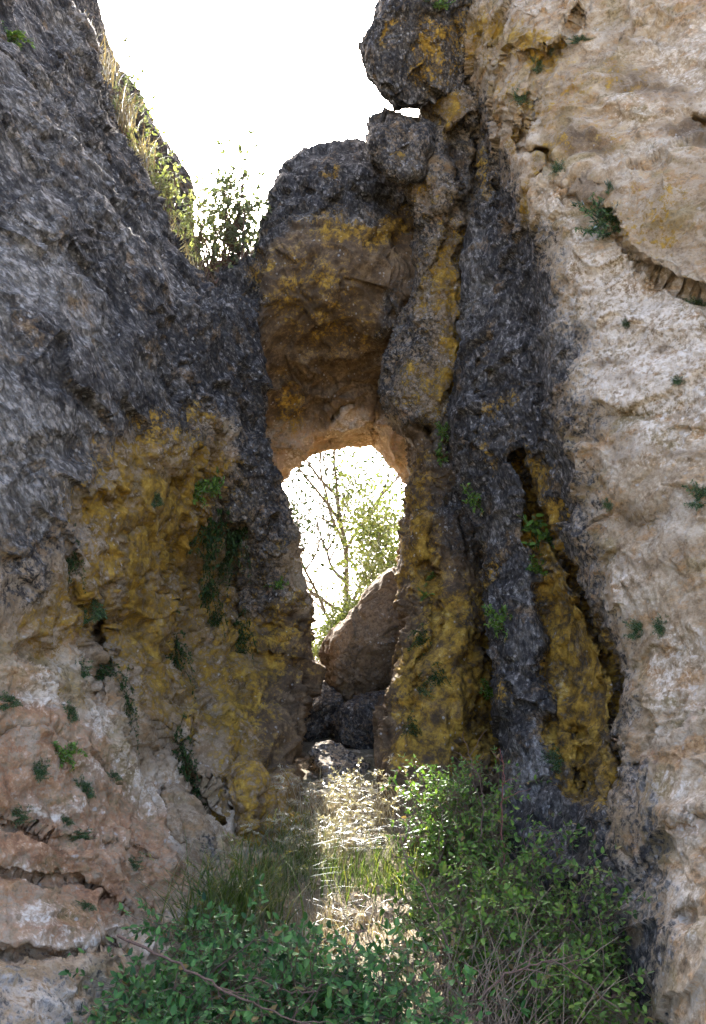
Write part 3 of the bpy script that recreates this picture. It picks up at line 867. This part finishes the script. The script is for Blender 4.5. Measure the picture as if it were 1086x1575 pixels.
def bez(a, b, c, n):
    t = np.linspace(0, 1, n)[:, None]
    return (1 - t) ** 2 * a + 2 * t * (1 - t) * b + t * t * c


def rv(g, s=1.0):
    return g.normal(size=3) * s


def bush(name, label, cat, base, crown_c, rad, nst, leaf, mat, seed, twigs=9, bark=None, tv=LEAF_V, group=None, shell=.45, droop=.25, pairs=4, stem_r=.006):
    """woody shrub: arching stems grown from the base to points spread through the crown, side twigs with paired leaves"""
    g = np.random.default_rng(seed)
    base = np.array(base, float); cc = np.array(crown_c, float); rad = np.array(rad, float)
    lines, pos, dr, up = [], [], [], []
    for k in range(nst):
        v = norm(g.normal(size=3)) * (shell + (1 - shell) * g.random() ** .5) * (1 if g.random() > .22 else 1.32)
        tgt = cc + v * rad
        b0 = base + np.array([g.normal() * rad[0] * .35, g.normal() * rad[1] * .35, -.03])
        b0[2] = float(gz(b0[0], b0[1])) - .03 if base[2] < 3 else b0[2]
        mid = (b0 + tgt) / 2 + np.array([0, 0, .25 * abs(tgt[2] - b0[2])]) + rv(g, .12 * np.linalg.norm(tgt - b0))
        n = 12
        L = bez(b0, mid, tgt, n) + np.cumsum(g.normal(size=(n, 3)) * .012, 0)
        lines.append((L, stem_r * (.6 + .7 * g.random()), stem_r * .25))
        T = norm(np.gradient(L, axis=0))
        for q in range(twigs):
            i = int(n * (.3 + .69 * g.random()))
            i = min(i, n - 1)
            p0 = L[i]
            d = norm(T[i] * .6 + rv(g, .75) + np.array([0, 0, .15]))
            ln = (.10 + .16 * g.random()) * (leaf / .04) ** .6
            m = 5
            tw = p0 + d * np.linspace(0, ln, m)[:, None] + np.cumsum(g.normal(size=(m, 3)) * .006, 0) - np.array([0, 0, droop]) * (np.linspace(0, 1, m)[:, None] ** 2) * ln
            lines.append((tw, stem_r * .3, stem_r * .15))
            td = norm(tw[-1] - tw[0])
            for j in range(1, pairs + 1):
                f = j / pairs
                pp = tw[0] + (tw[-1] - tw[0]) * f - np.array([0, 0, 0])
                pp = tw[min(m - 1, int(f * (m - 1) + .5))]
                side = norm(np.cross(td, rv(g)))
                for sgn in (1, -1):
                    if g.random() < .12: continue
                    pos.append(pp); dr.append(td * .55 + side * sgn * .8 + rv(g, .25)); up.append(np.array([0, -.15, 1.0]) + rv(g, .38))
            pos.append(tw[-1]); dr.append(td + rv(g, .2)); up.append(np.array([0, 0, 1.]) + rv(g, .4))
    root = empty(name, tuple(base), label, cat, group)
    V, Fc = tubes_geo(lines)
    mesh_from('stems', V, Fc, bark or M_TWIG, None, True, base, root)
    n = len(pos)
    size = leaf * (.55 + .7 * g.random(n))
    clump = fbm(np.array(pos) * 5 + seed, 2)
    tone = np.clip(.5 + .35 * clump + g.normal(size=n) * .22, 0, 1)
    V, Fc, tn = leaf_geo(np.array(pos), np.array(dr), np.array(up), size, tv, LEAF_F, tone)
    mesh_from('foliage', V, Fc, mat, {'tone': tn}, True, base, root)
    return root


def blades_geo(bases, heights, lean, width, g, seg=5, bend=.6, tone=None, curl=1.0):
    n = len(bases)
    th = g.random(n) * 2 * math.pi
    out = np.stack([np.cos(th), np.sin(th), 0 * th], -1) + lean
    t = np.linspace(0, 1, seg)
    bd = bend * (.4 + g.random(n) * 1.1)
    cen = bases[:, None] + heights[:, None, None] * (t[None, :, None] * np.array([0, 0, 1.]) * (1 - .35 * bd[:, None, None] * t[None, :, None] ** 1.5) + (bd[:, None, None] * curl * t[None, :, None] ** 2) * out[:, None] * .75)
    sd = np.stack([-np.sin(th + g.normal(size=n)), np.cos(th + g.normal(size=n)), 0 * th], -1)
    w = width[:, None] * (1 - t[None] ** 1.6) * .5 + .0004
    V = np.stack([cen + sd[:, None] * w[..., None], cen - sd[:, None] * w[..., None]], 2)   # n, seg, 2
    i = np.arange(seg - 1)
    f = np.stack([2 * i, 2 * i + 1, 2 * i + 3, 2 * i + 2], -1)
    Fc = f[None] + (np.arange(n) * seg * 2)[:, None, None]
    tone = np.clip(g.normal(.5, .25, n), 0, 1) if tone is None else tone
    return V.reshape(-1, 3), Fc.reshape(-1, 4), np.repeat(tone, seg * 2), cen[:, -1], norm(cen[:, -1] - cen[:, -2])


def grass_tuft(name, label, cat, pts, n, h, mat, seed, width=.006, lean=(0, 0, 0), bend=.6, heads=0, group=None, hmat=None, spread=.12):
    g = np.random.default_rng(seed)
    pts = np.array(pts, float)
    c = pts[g.integers(len(pts), size=n)] + g.normal(size=(n, 3)) * np.array([spread, spread, 0])
    if pts[0, 2] < 3:
        c[:, 2] = gz(c[:, 0], c[:, 1]) - .02
    base = c.mean(0); base[2] = c[:, 2].min()
    hh = h * (.45 + .75 * g.random(n))
    V, Fc, tn, tip, td = blades_geo(c, hh, np.array(lean), width * (.6 + .8 * g.random(n)), g, bend=bend)
    if heads:
        k = g.permutation(n)[:heads]
        pos, dr, up = [], [], []
        for i in k:
            for j in range(16):
                f = j / 16
                p = tip[i] - td[i] * .10 * f
                p[2] += .012 * math.sin(f * 3)
                pos.append(p + rv(g, .003)); dr.append(td[i] * .8 + rv(g, .45)); up.append(rv(g))
        V2, F2, tn2 = leaf_geo(np.array(pos), np.array(dr), np.array(up), .02 + .014 * g.random(len(pos)), SLIM_V, LEAF_F, np.clip(g.normal(.9, .1, len(pos)), 0, 1))
        Fc = [Fc, F2 + len(V)]
        V = np.concatenate([V, V2]); tn = np.concatenate([tn, tn2])
    o = mesh_from(name, V, Fc, mat, {'tone': tn}, True, base)
    return tag(o, label, cat, group)


def at(px, py, Y):
    return W(px, py, Y)


def bush_px(name, label, cat, px, py, rx, ry, Y, dep, *a, basepx=None, **kw):
    c = at(px, py, Y)
    rad = (rx / F * Y, dep, ry / F * Y)
    bx = c[0] if basepx is None else at(basepx, py, Y)[0]
    return bush(name, label, cat, (bx, Y, float(gz(bx, Y))), c, rad, *a, **kw)


G_B = 'leafy shrubs filling the bottom of the gap'
bush_px('shrub', 'dark bluish green round-leaved shrub at the left foreground, against the reddish rock', 'shrub', 320, 1490, 165, 85, 4.9, .45, 42, .045, M_LEAF_BLUE, 11, group=G_B)
bush_px('shrub', 'low dark green shrub below the tall grass, just left of the sunlit patch', 'shrub', 455, 1530, 90, 75, 4.6, .4, 34, .046, M_LEAF_BLUE, 12, group=G_B)
bush_px('shrub', 'dense green shrub hiding the foot of the yellow pillar, behind the sunlit patch', 'shrub', 705, 1258, 95, 80, 6.9, .5, 78, .038, M_LEAF_GREEN, 13, group=G_B)
bush_px('shrub', 'green shrub against the dark right wall, below the pitted yellow hollow', 'shrub', 790, 1350, 105, 95, 6.1, .4, 46, .040, M_LEAF_GREEN, 14, group=G_B)
bush_px('shrub', 'loose light green shrub farthest along the right wall', 'shrub', 895, 1430, 95, 100, 5.4, .35, 33, .038, M_LEAF_GREEN, 15, group=G_B)
bush_px('shrub', 'broad mid green shrub right of the sunlit patch, over the dry stalks', 'shrub', 710, 1435, 100, 85, 5.3, .4, 38, .042, M_LEAF_GREEN, 16, group=G_B)
bush_px('shrub', 'nearest dark green shrub at the bottom centre of the picture', 'shrub', 590, 1535, 110, 62, 4.4, .3, 34, .045, M_LEAF_BLUE, 17, group=G_B)

bush_px('shrub', 'small green shrub in the lower right corner, at the foot of the pale rock wall', 'shrub', 880, 1535, 105, 60, 4.9, .3, 22, .042, M_LEAF_GREEN, 18, group=G_B)
bush_px('shrub', 'dark shrub at the lower left, its leaves lapping over the low grey ledge', 'shrub', 245, 1552, 75, 42, 4.5, .3, 28, .046, M_LEAF_BLUE, 119, group=G_B)

# dead stalks and bare branches
g = np.random.default_rng(31)
lines = []
for k in range(150):
    p = at(740 + g.normal() * 75, 1540, 4.75 + g.normal() * .2)
    p[2] = float(gz(p[0], p[1]))
    d = norm(np.array([g.normal() * .5, g.normal() * .3, 1.0]))
    L = .25 + .45 * g.random()
    lines.append((bez(p, p + d * L * .6, p + d * L + np.array([g.normal() * .12, g.normal() * .05, -.12 * g.random()]), 7), .0035, .0015))
V, Fc = tubes_geo(lines, 4)
tag(mesh_from('dead_stalks', V, Fc, M_STRAW, None, True, np.array([at(740, 1540, 4.75)[0], 4.75, .08])), 'tangle of dry straw-coloured stalks under the right-hand shrubs', 'dry stalks')


def branch(pts, r, label, mat=M_TWIG, seed=0, nside=6, cat='branch', group=None):
    g = np.random.default_rng(seed)
    C = np.array([at(*p) for p in pts])
    t = np.arange(len(C), dtype=float)
    P = pchip(t, C, np.linspace(0, t[-1], 26)) + g.normal(size=(26, 3)) * .006
    lines = [(P, r, r * .4)]
    for k in range(nside):
        i = int(g.integers(4, 24))
        d = norm(norm(P[i + 1] - P[i]) + rv(g, .6))
        L = .08 + .2 * g.random()
        lines.append((np.array([P[i] + d * L * f + rv(g, .006) * f for f in np.linspace(0, 1, 6)]), r * .5, r * .2))
    V, Fc = tubes_geo(lines, 6)
    return tag(mesh_from('branch', V, Fc, mat, None, True, P[0]), label, cat, group)


GB = 'bare branches among the shrubs'
branch([(180, 1440, 4.5), (270, 1480, 4.35), (340, 1520, 4.25), (430, 1560, 4.15), (520, 1590, 4.1)], .007, 'long bare branch slanting down through the dark left shrub', seed=1, group=GB)
branch([(560, 1430, 4.5), (520, 1490, 4.4), (470, 1530, 4.3), (380, 1500, 4.4)], .005, 'curved bare twig below the sunlit patch', seed=2, group=GB)
branch([(700, 1590, 4.3), (780, 1500, 4.3), (850, 1480, 4.4), (960, 1560, 4.3)], .006, 'arching bare branch low among the dry stalks on the right', seed=3, group=GB)
branch([(740, 1290, 6.4), (742, 1220, 6.5), (722, 1165, 6.5), (712, 1125, 6.5)], .006, 'upright bare twig in front of the yellow pillar foot', M_TWIG, seed=4, nside=9, group=GB)
branch([(776, 1330, 6.2), (772, 1250, 6.3), (776, 1190, 6.3), (768, 1150, 6.3)], .006, 'thin reddish stem standing against the dark right wall', M_REDSTEM, seed=5, nside=5, group=GB)
branch([(690, 1460, 4.9), (660, 1380, 5.0), (620, 1310, 5.1), (640, 1240, 5.2)], .006, 'dark stem leaning across the sunlit patch', seed=6, nside=8, group=GB)

# grasses
GG = 'grass tufts between the rock walls'
pt = lambda px, Y: (at(px, 1300, Y)[0], Y, 0.)
grass_tuft('grass_tuft', 'tall green grass tuft below the ochre rock knob on the left', 'grass tuft', [pt(350, 6.2), pt(375, 6.0), pt(400, 6.2), pt(325, 6.0), pt(340, 5.8)], 460, .60, M_GRASS, 41, .010, group=GG, heads=26, bend=.85, spread=.15)
grass_tuft('grass_tuft', 'bleached seeding grass arching in front of the low rocks in the opening', 'grass tuft', [pt(500, 8.0), pt(540, 7.9), pt(590, 7.8), pt(630, 7.7), pt(480, 7.8)], 360, .52, M_DRY, 42, .005, bend=1.0, heads=170, group=GG)
grass_tuft('grass_tuft', 'dry pale grass with drooping heads at the left edge of the sunlit patch', 'grass tuft', [pt(475, 7.1), pt(500, 7.0), pt(520, 7.2)], 260, .42, M_DRY, 43, .005, bend=1.1, heads=80, group=GG)
grass_tuft('grass_tuft', 'sunlit yellow green grass in the bright patch between the shrubs', 'grass tuft', [pt(500, 6.7), pt(540, 6.6), pt(590, 6.8), pt(640, 6.9), pt(620, 6.6), pt(670, 7.0)], 520, .26, M_GRASS, 44, .007, group=GG, spread=.17)
grass_tuft('grass_tuft', 'dry straw-coloured grass at the near end of the sunlit patch', 'grass tuft', [pt(470, 5.9), pt(510, 5.8), pt(550, 6.0), pt(590, 5.9), pt(500, 6.3), pt(450, 6.2)], 420, .24, M_DRY, 47, .005, group=GG, spread=.15, bend=1.0)
grass_tuft('grass_tuft', 'yellowish grass on the shaded side of the passage, left of the sunlit patch', 'grass tuft', [pt(450, 6.7), pt(430, 6.9), pt(460, 7.2), pt(440, 7.5)], 420, .34, M_GRASS, 48, .007, group=GG, spread=.15, heads=20, bend=.9)
g = np.random.default_rng(77)
Vr, Fr, off = [], [], 0
gs = 7
for k in range(420):
    yy = 5.2 + 4.6 * g.random(); xx = g.normal() * .55
    r = .018 + .05 * g.random() ** 3
    th, ph = np.meshgrid(np.linspace(0, 2 * math.pi, gs, endpoint=False), np.linspace(.1, math.pi - .1, 5))
    q = np.stack([np.sin(ph) * np.cos(th), np.sin(ph) * np.sin(th), .65 * np.cos(ph)], -1) * (1 + .3 * g.normal(size=th.shape))[..., None] * r * (.7 + .6 * g.random(3))
    Vr.append((q + np.array([xx, yy, float(gz(xx, yy)) + .01 + .06 * float(fbm(np.array([[xx, yy, 0.]]) * 1.6, 4)[0])])).reshape(-1, 3)); Fr.append(grid_faces(5, gs, True) + off); off += 5 * gs
Vr = np.concatenate(Vr)
tag(mesh_from('rubble', Vr, np.concatenate(Fr), M_ROCK, {k: np.full(len(Vr), .0) for k in ATTRS}, False, np.array([0, 7, .3])), 'small stones strewn over the floor of the passage', 'rubble', kind='stuff')
grass_tuft('grass_tuft', 'small green grass tuft on the ledge at the lower left frame edge', 'grass tuft', [tuple(at(5, 1470, 4.45)), tuple(at(25, 1455, 4.5))], 160, .14, M_GRASS, 45, .004, group=GG, spread=.03)
grass_tuft('grass_tuft', 'wispy grass growing on the low rock ledge beside the left shrub', 'grass tuft', [tuple(at(95, 1472, 4.75)), tuple(at(120, 1470, 4.85))], 160, .13, M_GRASS, 46, .004, group=GG, spread=.04)

# plants on the rock faces: each is rooted where it grows out of the stone
bpy.context.view_layer.update()
deps = bpy.context.evaluated_depsgraph_get()
ROCKS = ('cliff', 'rock', 'boulder')


def hit(px, py):
    o = Vector((0, 0, CAMZ))
    d = Vector(tuple(W(px, py, 10.0))) - o
    d.normalize()
    for _ in range(40):
        ok, p, n, i, ob, m = scene.ray_cast(deps, o, d)
        if not ok: return None, None
        if ob.name.startswith(ROCKS):
            n = n if n.dot(d) < 0 else -n
            return np.array(p), np.array(n)
        o = p + d * .002
    return None, None


def cushion_mesh(kind, seed):
    """unit plant (about 1 across) growing from the origin out along -y and drooping"""
    g = np.random.default_rng(seed)
    pos, dr, up, sz, lines = [], [], [], [], []
    ns = {'cushion': 46, 'leafy': 26, 'trailing': 38, 'fern': 9}[kind]
    for k in range(ns):
        d = norm(np.array([g.normal() * .8, -.45 - .4 * g.random(), g.normal() * .6 + .1]))
        L = {'cushion': .42, 'leafy': .5, 'trailing': .6, 'fern': .62}[kind] * (.6 + .5 * g.random())
        sag = {'cushion': .05, 'leafy': .15, 'trailing': .75, 'fern': .3}[kind]
        b = np.array([g.normal() * .12, .04, g.normal() * .12])
        if kind == 'trailing':
            b = np.array([g.normal() * .2, .04, g.normal() * .3 + .1])
        t = np.linspace(0, 1, 7)[:, None]
        Pn = b + d * t * L - np.array([0, -.1 * (kind == 'trailing'), sag * L]) * t * t
        lines.append((Pn, .012, .005))
        m = {'cushion': 17, 'leafy': 13, 'trailing': 22, 'fern': 22}[kind]
        for j in range(m):
            f = (.25 + .75 * j / m)
            p = Pn[min(6, int(f * 6 + .5))] + rv(g, .02)
            if kind == 'fern':
                p = b + d * f * L - np.array([0, 0, sag * L]) * f * f
                side = norm(np.cross(d, np.array([0, -.3, 1])))
                pos.append(p); dr.append(side * (1 if j % 2 else -1) + d * .35); up.append(np.array([0, -.6, .8])); sz.append(.17 * (1.15 - f))
            else:
                pos.append(p); dr.append(d * .5 + rv(g, .7)); up.append(np.array([0, -.5, .8]) + rv(g, .5)); sz.append({'cushion': .085, 'leafy': .14, 'trailing': .075}[kind] * (.6 + .7 * g.random()))
    n = len(pos)
    V, Fc, tn = leaf_geo(np.array(pos), np.array(dr), np.array(up), np.array(sz), SLIM_V if kind in ('cushion', 'fern') else LEAF_V, LEAF_F, np.clip(g.normal(.5, .25, n), 0, 1))
    Vs, Fs = tubes_geo(lines, 3)
    return np.concatenate([V, Vs]), [Fc, Fs + len(V)], np.concatenate([tn, np.full(len(Vs), .15)])


PROTO = {}
for kd, mat in (('cushion', M_LEAF_CLIFF), ('leafy', M_LEAF_GREEN), ('trailing', M_LEAF_MOSS), ('fern', M_LEAF_GREEN)):
    for v in range(2):
        V, Fc, tn = cushion_mesh(kd, 60 + v)
        PROTO[kd, v] = (V, Fc, tn, mat)
_made = {}
CP = [  # px, py, width, height, kind, label
    (936, 344, 84, 76, 'cushion', 'largest round grey green cushion, on the pale ramp of the right wall'),
    (848, 78, 26, 26, 'cushion', 'topmost of three small plants along the crack high on the right wall'),
    (828, 104, 22, 36, 'cushion', 'middle of three small plants along the crack high on the right wall'),
    (800, 151, 28, 32, 'cushion', 'lowest of three small plants along the crack high on the right wall'),
    (893, 63, 36, 16, 'cushion', 'flat thin plant on bare tan rock near the top of the right wall'),
    (859, 259, 22, 28, 'cushion', 'small dark tuft in a notch where the right crack ends'),
    (938, 290, 12, 30, 'cushion', 'thin dark sprig above the largest cushion plant'),
    (965, 498, 18, 18, 'cushion', 'tiny tuft alone on pale rock below the largest cushion plant'),
    (1073, 470, 34, 26, 'cushion', 'tuft under the brown block at the right frame edge'),
    (1043, 586, 20, 18, 'cushion', 'tiny tuft on pale rock near the right frame edge, below the brown block'),
    (1080, 766, 40, 46, 'cushion', 'dark tuft cut by the right frame edge halfway down'),
    (937, 776, 20, 22, 'cushion', 'small sprig where the dark streak meets tan rock, level with the hollow top'),
    (985, 970, 38, 32, 'cushion', 'left one of two grey green tufts beside each other on the right wall'),
    (1017, 965, 22, 32, 'cushion', 'right one of two grey green tufts beside each other on the right wall'),
    (846, 832, 70, 66, 'leafy', 'big leafy plant hanging at the top of the yellow hollow'),
    (826, 874, 38, 32, 'leafy', 'small leafy plant just under the big one in the yellow hollow'),
    (770, 955, 32, 44, 'leafy', 'green plant on the dark wall between pillar and yellow hollow'),
    (857, 1172, 44, 36, 'cushion', 'dull green plant beside the small round holes in the yellow hollow'),
    (731, 767, 28, 40, 'leafy', 'green sprig high between the pillar and the dark wall'),
    (750, 1060, 32, 28, 'leafy', 'green sprig low between the yellow pillar foot and the dark wall'),
    (684, 664, 18, 28, 'leafy', 'upper of two plants beside the round hole in the pillar'),
    (675, 698, 24, 36, 'leafy', 'lower of two plants beside the round hole in the pillar'),
    (666, 886, 38, 26, 'fern', 'bright green fern frond on the pillar above its yellow foot'),
    (656, 918, 24, 36, 'fern', 'small fern in the crack just below the bright frond'),
    (672, 1045, 28, 28, 'trailing', 'dark green tuft in the middle of the yellow pillar foot'),
    (632, 1122, 20, 22, 'trailing', 'dark green tuft low on the yellow pillar foot, near its left edge'),
    (650, 985, 24, 28, 'trailing', 'dull green tuft high on the yellow pillar foot'),
    (655, 1068, 22, 18, 'cushion', 'grey green sprig left of the middle tuft on the yellow pillar foot'),
    (138, 938, 44, 62, 'cushion', 'dense dark cushion beside a deep hole, the biggest on the left wall'),
    (108, 858, 26, 44, 'trailing', 'narrow plant in a dark crack above the biggest left cushion'),
    (300, 756, 42, 38, 'leafy', 'leafy plant at the top of the ochre hollow'),
    (330, 742, 24, 44, 'leafy', 'upright plant right of the leafy one at the hollow top'),
    (324, 815, 44, 80, 'trailing', 'long dark trailing plant in the shaded hollow, left one of the trailing pair'),
    (366, 815, 34, 70, 'trailing', 'long dark trailing plant in the shaded hollow, right one of the trailing pair'),
    (345, 862, 28, 30, 'trailing', 'short dark tuft between and below the two trailing plants'),
    (266, 1006, 36, 54, 'trailing', 'dark mossy clump in the middle of the ochre hollow'),
    (375, 980, 28, 46, 'trailing', 'dark hanging clump on the ochre rib near the arch opening'),
    (318, 905, 24, 44, 'trailing', 'dark hanging tuft below the trailing pair, upper left of its pair'),
    (334, 950, 24, 42, 'trailing', 'dark hanging tuft below the trailing pair, lower right of its pair'),
    (277, 1172, 32, 56, 'trailing', 'dark plant in the shaded recess above the brownish rock hump'),
    (100, 1160, 38, 34, 'leafy', 'green tuft on reddish rock below the grey patch of the left wall'),
    (62, 1186, 24, 30, 'cushion', 'small tuft just left of the green one on reddish rock'),
    (130, 1218, 26, 40, 'cushion', 'upright tuft on reddish rock under the green one'),
    (122, 1286, 34, 18, 'cushion', 'flat tuft on the reddish slab, widest there'),
    (100, 1264, 22, 20, 'cushion', 'little tuft on the reddish slab, just above the flat one'),
    (30, 1255, 30, 26, 'cushion', 'tuft near the left frame edge on the reddish rock'),
    (175, 1196, 22, 20, 'cushion', 'little tuft alone on tan rock right of the upright tuft'),
    (126, 1035, 28, 36, 'cushion', 'dull tuft under the biggest left cushion, beside pale rock'),
    (162, 1037, 42, 30, 'trailing', 'dark tuft under the deep hole on the left wall'),
    (192, 1092, 24, 52, 'trailing', 'dark hanging plant where the ochre hollow meets tan rock'),
    (14, 1080, 32, 28, 'cushion', 'tuft at the left frame edge below a pitted hollow'),
    (300, 1224, 46, 28, 'trailing', 'dark tuft on top of the brownish rock hump'),
    (240, 770, 20, 32, 'cushion', 'small tuft in the bright upper part of the ochre hollow'),
    (428, 898, 22, 22, 'leafy', 'tiny sprig near the edge of the left wall by the opening'),
    (16, 58, 50, 30, 'leafy', 'pale tuft in the top left corner on dark rock'),
    (672, 6, 34, 22, 'leafy', 'little green tuft on top of the overhanging boulder'),
    (108, 1100, 22, 36, 'cushion', 'thin tuft on tan rock beside the grey pocked patch'),
    (205, 1330, 26, 20, 'cushion', 'small tuft on the reddish foot above the left shrub'),
    (135, 1395, 24, 18, 'cushion', 'small tuft in a seam of the reddish foot'),
]
for q, (px, py, wpx, hpx, kd, lab) in enumerate(CP):
    p, n = hit(px, py)
    if p is None: continue
    v = q % 2
    key = (kd, v)
    if key in _made:
        o = _made[key].copy()
        col.objects.link(o)
        for a in list(o.keys()):
            del o[a]
    else:
        V, Fc, tn, mat = PROTO[key]
        o = mesh_from('cliff_plant', V, Fc, mat, {'tone': tn}, True)
        _made[key] = o
    o.location = Vector(p)
    s = 1.3 / F * p[1]
    o.scale = (wpx * s, .5 * (wpx + hpx) * s * .8, hpx * s)
    o.rotation_euler = (0, 0, math.atan2(n[0], -n[1]) * .6)
    tag(o, lab, 'cliff plant', 'small plants rooted in the rock walls')

# plants on the ledge of the left cliff
G_L = 'plants along the left cliff ledge'


def ledge_bush(label, px, py, rx, ry, Y, nst, leaf, mat, seed, bpx, bpy_, name='ledge_shrub', **kw):
    c = at(px, py, Y)
    return bush(name, label, 'shrub', tuple(at(bpx, bpy_, Y)), c, (rx / F * Y, .3, ry / F * Y), nst, leaf, mat, seed, group=G_L, **kw)


ledge_bush('tall open shrub against the sky between the left cliff and the arch', 362, 308, 44, 98, 10.1, 32, .08, M_LEAF_GREY, 51, 345, 440, twigs=7, pairs=3, stem_r=.013, tv=LEAF_V)
ledge_bush('bushy pale green shrub just left of the tall open one', 318, 350, 34, 66, 9.9, 26, .06, M_LEAF_PALE, 52, 320, 435, twigs=7, pairs=3, stem_r=.009)
ledge_bush('sunlit pale plant highest on the left cliff ledge', 192, 135, 24, 66, 9.9, 15, .055, M_LEAF_GREY, 53, 190, 210, twigs=6, pairs=3)
ledge_bush('sunlit pale plant in the middle of the left cliff ledge', 228, 225, 24, 66, 9.9, 15, .06, M_LEAF_PALE, 54, 222, 310, twigs=6, pairs=3)
ledge_bush('pale leafy plant lower on the ledge, above the brown grass', 262, 285, 22, 48, 9.9, 14, .06, M_LEAF_PALE, 55, 255, 350, twigs=6, pairs=3)
grass_tuft('grass_tuft', 'dry brown grass on the left cliff ledge beside the bushy shrub', 'grass tuft', [tuple(at(250, 370, 9.6)), tuple(at(270, 400, 9.6)), tuple(at(290, 430, 9.6))], 260, .5, M_DRY, 56, .012, group=G_L, spread=.08)
grass_tuft('grass_tuft', 'pale dry grass at the top of the left cliff, near the sky edge', 'grass tuft', [tuple(at(110, 75, 9.5)), tuple(at(140, 95, 9.5)), tuple(at(160, 120, 9.6)), tuple(at(190, 190, 9.6)), tuple(at(215, 260, 9.6))], 420, .5, M_DRY, 57, .012, group=G_L, spread=.08)


# ------------------------------------------------------------------ trees beyond the arch
def tree(name, label, base, H, mats, seed, lean=0., spread=.9, leaf=.07, clump=26, levels=4, trunk_r=.12, first=.3, cr=.22, nb=(5, 5, 4), top=1.0, tv=LEAF_V):
    g = np.random.default_rng(seed)
    base = np.array(base, float)
    lines, tips = [], []

    def grow(p, d, L, r, lev):
        n = 8
        P = [p]
        dd = d
        for k in range(n - 1):
            dd = norm(dd + rv(g, .13) + np.array([0, 0, .05]))
            P.append(P[-1] + dd * L / (n - 1))
        P = np.array(P)
        lines.append((P, r, r * .45))
        if lev == 0:
            tips.extend([P[-1], P[-3], P[-5]])
            return
        for k in range(nb[min(len(nb) - 1, levels - lev - 1)]):
            f = (first if lev == levels - 1 else .3) + (1 - (first if lev == levels - 1 else .3)) * (k + g.random()) / nb[min(len(nb) - 1, levels - lev - 1)]
            i = min(n - 1, int(f * (n - 1) + .5))
            side = norm(np.cross(dd, rv(g)))
            c = norm(norm(P[min(i + 1, n - 1)] - P[max(i - 1, 0)]) * .55 + side * spread + np.array([0, 0, .12]))
            grow(P[i], c, L * (.62 - .2 * f * (lev == levels - 1)) * (.75 + .4 * g.random()), r * (.62 - .25 * f), lev - 1)
    grow(base, norm(np.array([lean, 0, 1.])), H, trunk_r, levels - 1)
    root = empty(name, tuple(base), label, 'tree')
    V, Fc = tubes_geo(lines, 6)
    mesh_from('trunk', V, Fc, M_BARK, None, True, base, root)
    T = np.array(tips)
    T = np.repeat(T, clump, 0) + g.normal(size=(len(T) * clump, 3)) * cr * .5
    n = len(T)
    tone = np.clip(.5 + .4 * fbm(T * 1.6, 2) + g.normal(size=n) * .18, 0, 1)
    V, Fc, tn = leaf_geo(T, g.normal(size=(n, 3)), g.normal(size=(n, 3)) + np.array([0, 0, .6]), leaf * (.6 + .7 * g.random(n)), tv, LEAF_F, tone)
    mesh_from('crown', V, Fc, mats, {'tone': tn}, True, base, root)
    return root


def gp(px, Y):
    x = at(px, 800, Y)[0]
    return (x, Y, float(gz(x, Y)))


tree('tree', 'dark gnarled tree with open branches seen through the arch', gp(528, 20), 5.0, M_LEAF_OAK, 71, lean=.02, leaf=.10, clump=13, trunk_r=.10, first=.3, spread=1.0, cr=.34, nb=(11, 5, 3))
tree('tree', 'pale green bushy tree right of the dark one, seen through the arch', gp(632, 16), 2.6, M_LEAF_TREE, 72, lean=.05, leaf=.08, clump=17, trunk_r=.04, first=.1, spread=.8, cr=.34, nb=(9, 5, 3), tv=LEAF_V)
tree('tree', 'low pale shrubby tree behind the leaning boulder', gp(540, 15), 1.25, M_LEAF_TREE, 73, leaf=.065, clump=24, trunk_r=.03, first=.05, spread=.9, cr=.28, nb=(9, 5, 3), tv=LEAF_V)
tree('tree', 'slender pale tree half hidden by the pillar, beyond the arch', gp(660, 18), 3.1, M_LEAF_TREE, 74, leaf=.08, clump=20, trunk_r=.04, first=.15, spread=.8, cr=.32, nb=(8, 4, 3), tv=LEAF_V)
# ------------------------------------------------------------------ world, sun
AZ, EL = R(-4), R(37)          # sun beyond the arch, a touch to the left
w = bpy.data.worlds.new('World'); scene.world = w
w.use_nodes = True
nt = w.node_tree; nt.nodes.clear()
sky = nt.nodes.new('ShaderNodeTexSky'); sky.sky_type = 'NISHITA'; sky.sun_disc = False
sky.sun_elevation = EL; sky.sun_rotation = AZ
sky.air_density = .42; sky.dust_density = 5.0; sky.ozone_density = .3
bg = nt.nodes.new('ShaderNodeBackground'); bg.inputs[1].default_value = .15
wo = nt.nodes.new('ShaderNodeOutputWorld')
nt.links.new(sky.outputs[0], bg.inputs[0]); nt.links.new(bg.outputs[0], wo.inputs[0])
sd = bpy.data.lights.new('sun', 'SUN'); sd.energy = 3.5; sd.angle = R(.5); sd.color = (1, .95, .86)
so = bpy.data.objects.new('sun', sd); col.objects.link(so)
tow = Vector((math.sin(AZ) * math.cos(EL), math.cos(AZ) * math.cos(EL), math.sin(EL)))
so.rotation_euler = tow.to_track_quat('Z', 'Y').to_euler()
so.location = (0, 30, 30)
scene.view_settings.view_transform = 'Standard'
scene.view_settings.look = 'None'
scene.view_settings.exposure = 3.2
scene.view_settings.gamma = 1
scene.view_settings.use_curve_mapping = False
scene.cycles.use_denoising = True
scene.cycles.use_adaptive_sampling = True
scene.cycles.adaptive_threshold = .02
scene.cycles.sample_clamp_indirect = 6
scene.cycles.max_bounces = 5
scene.cycles.diffuse_bounces = 3
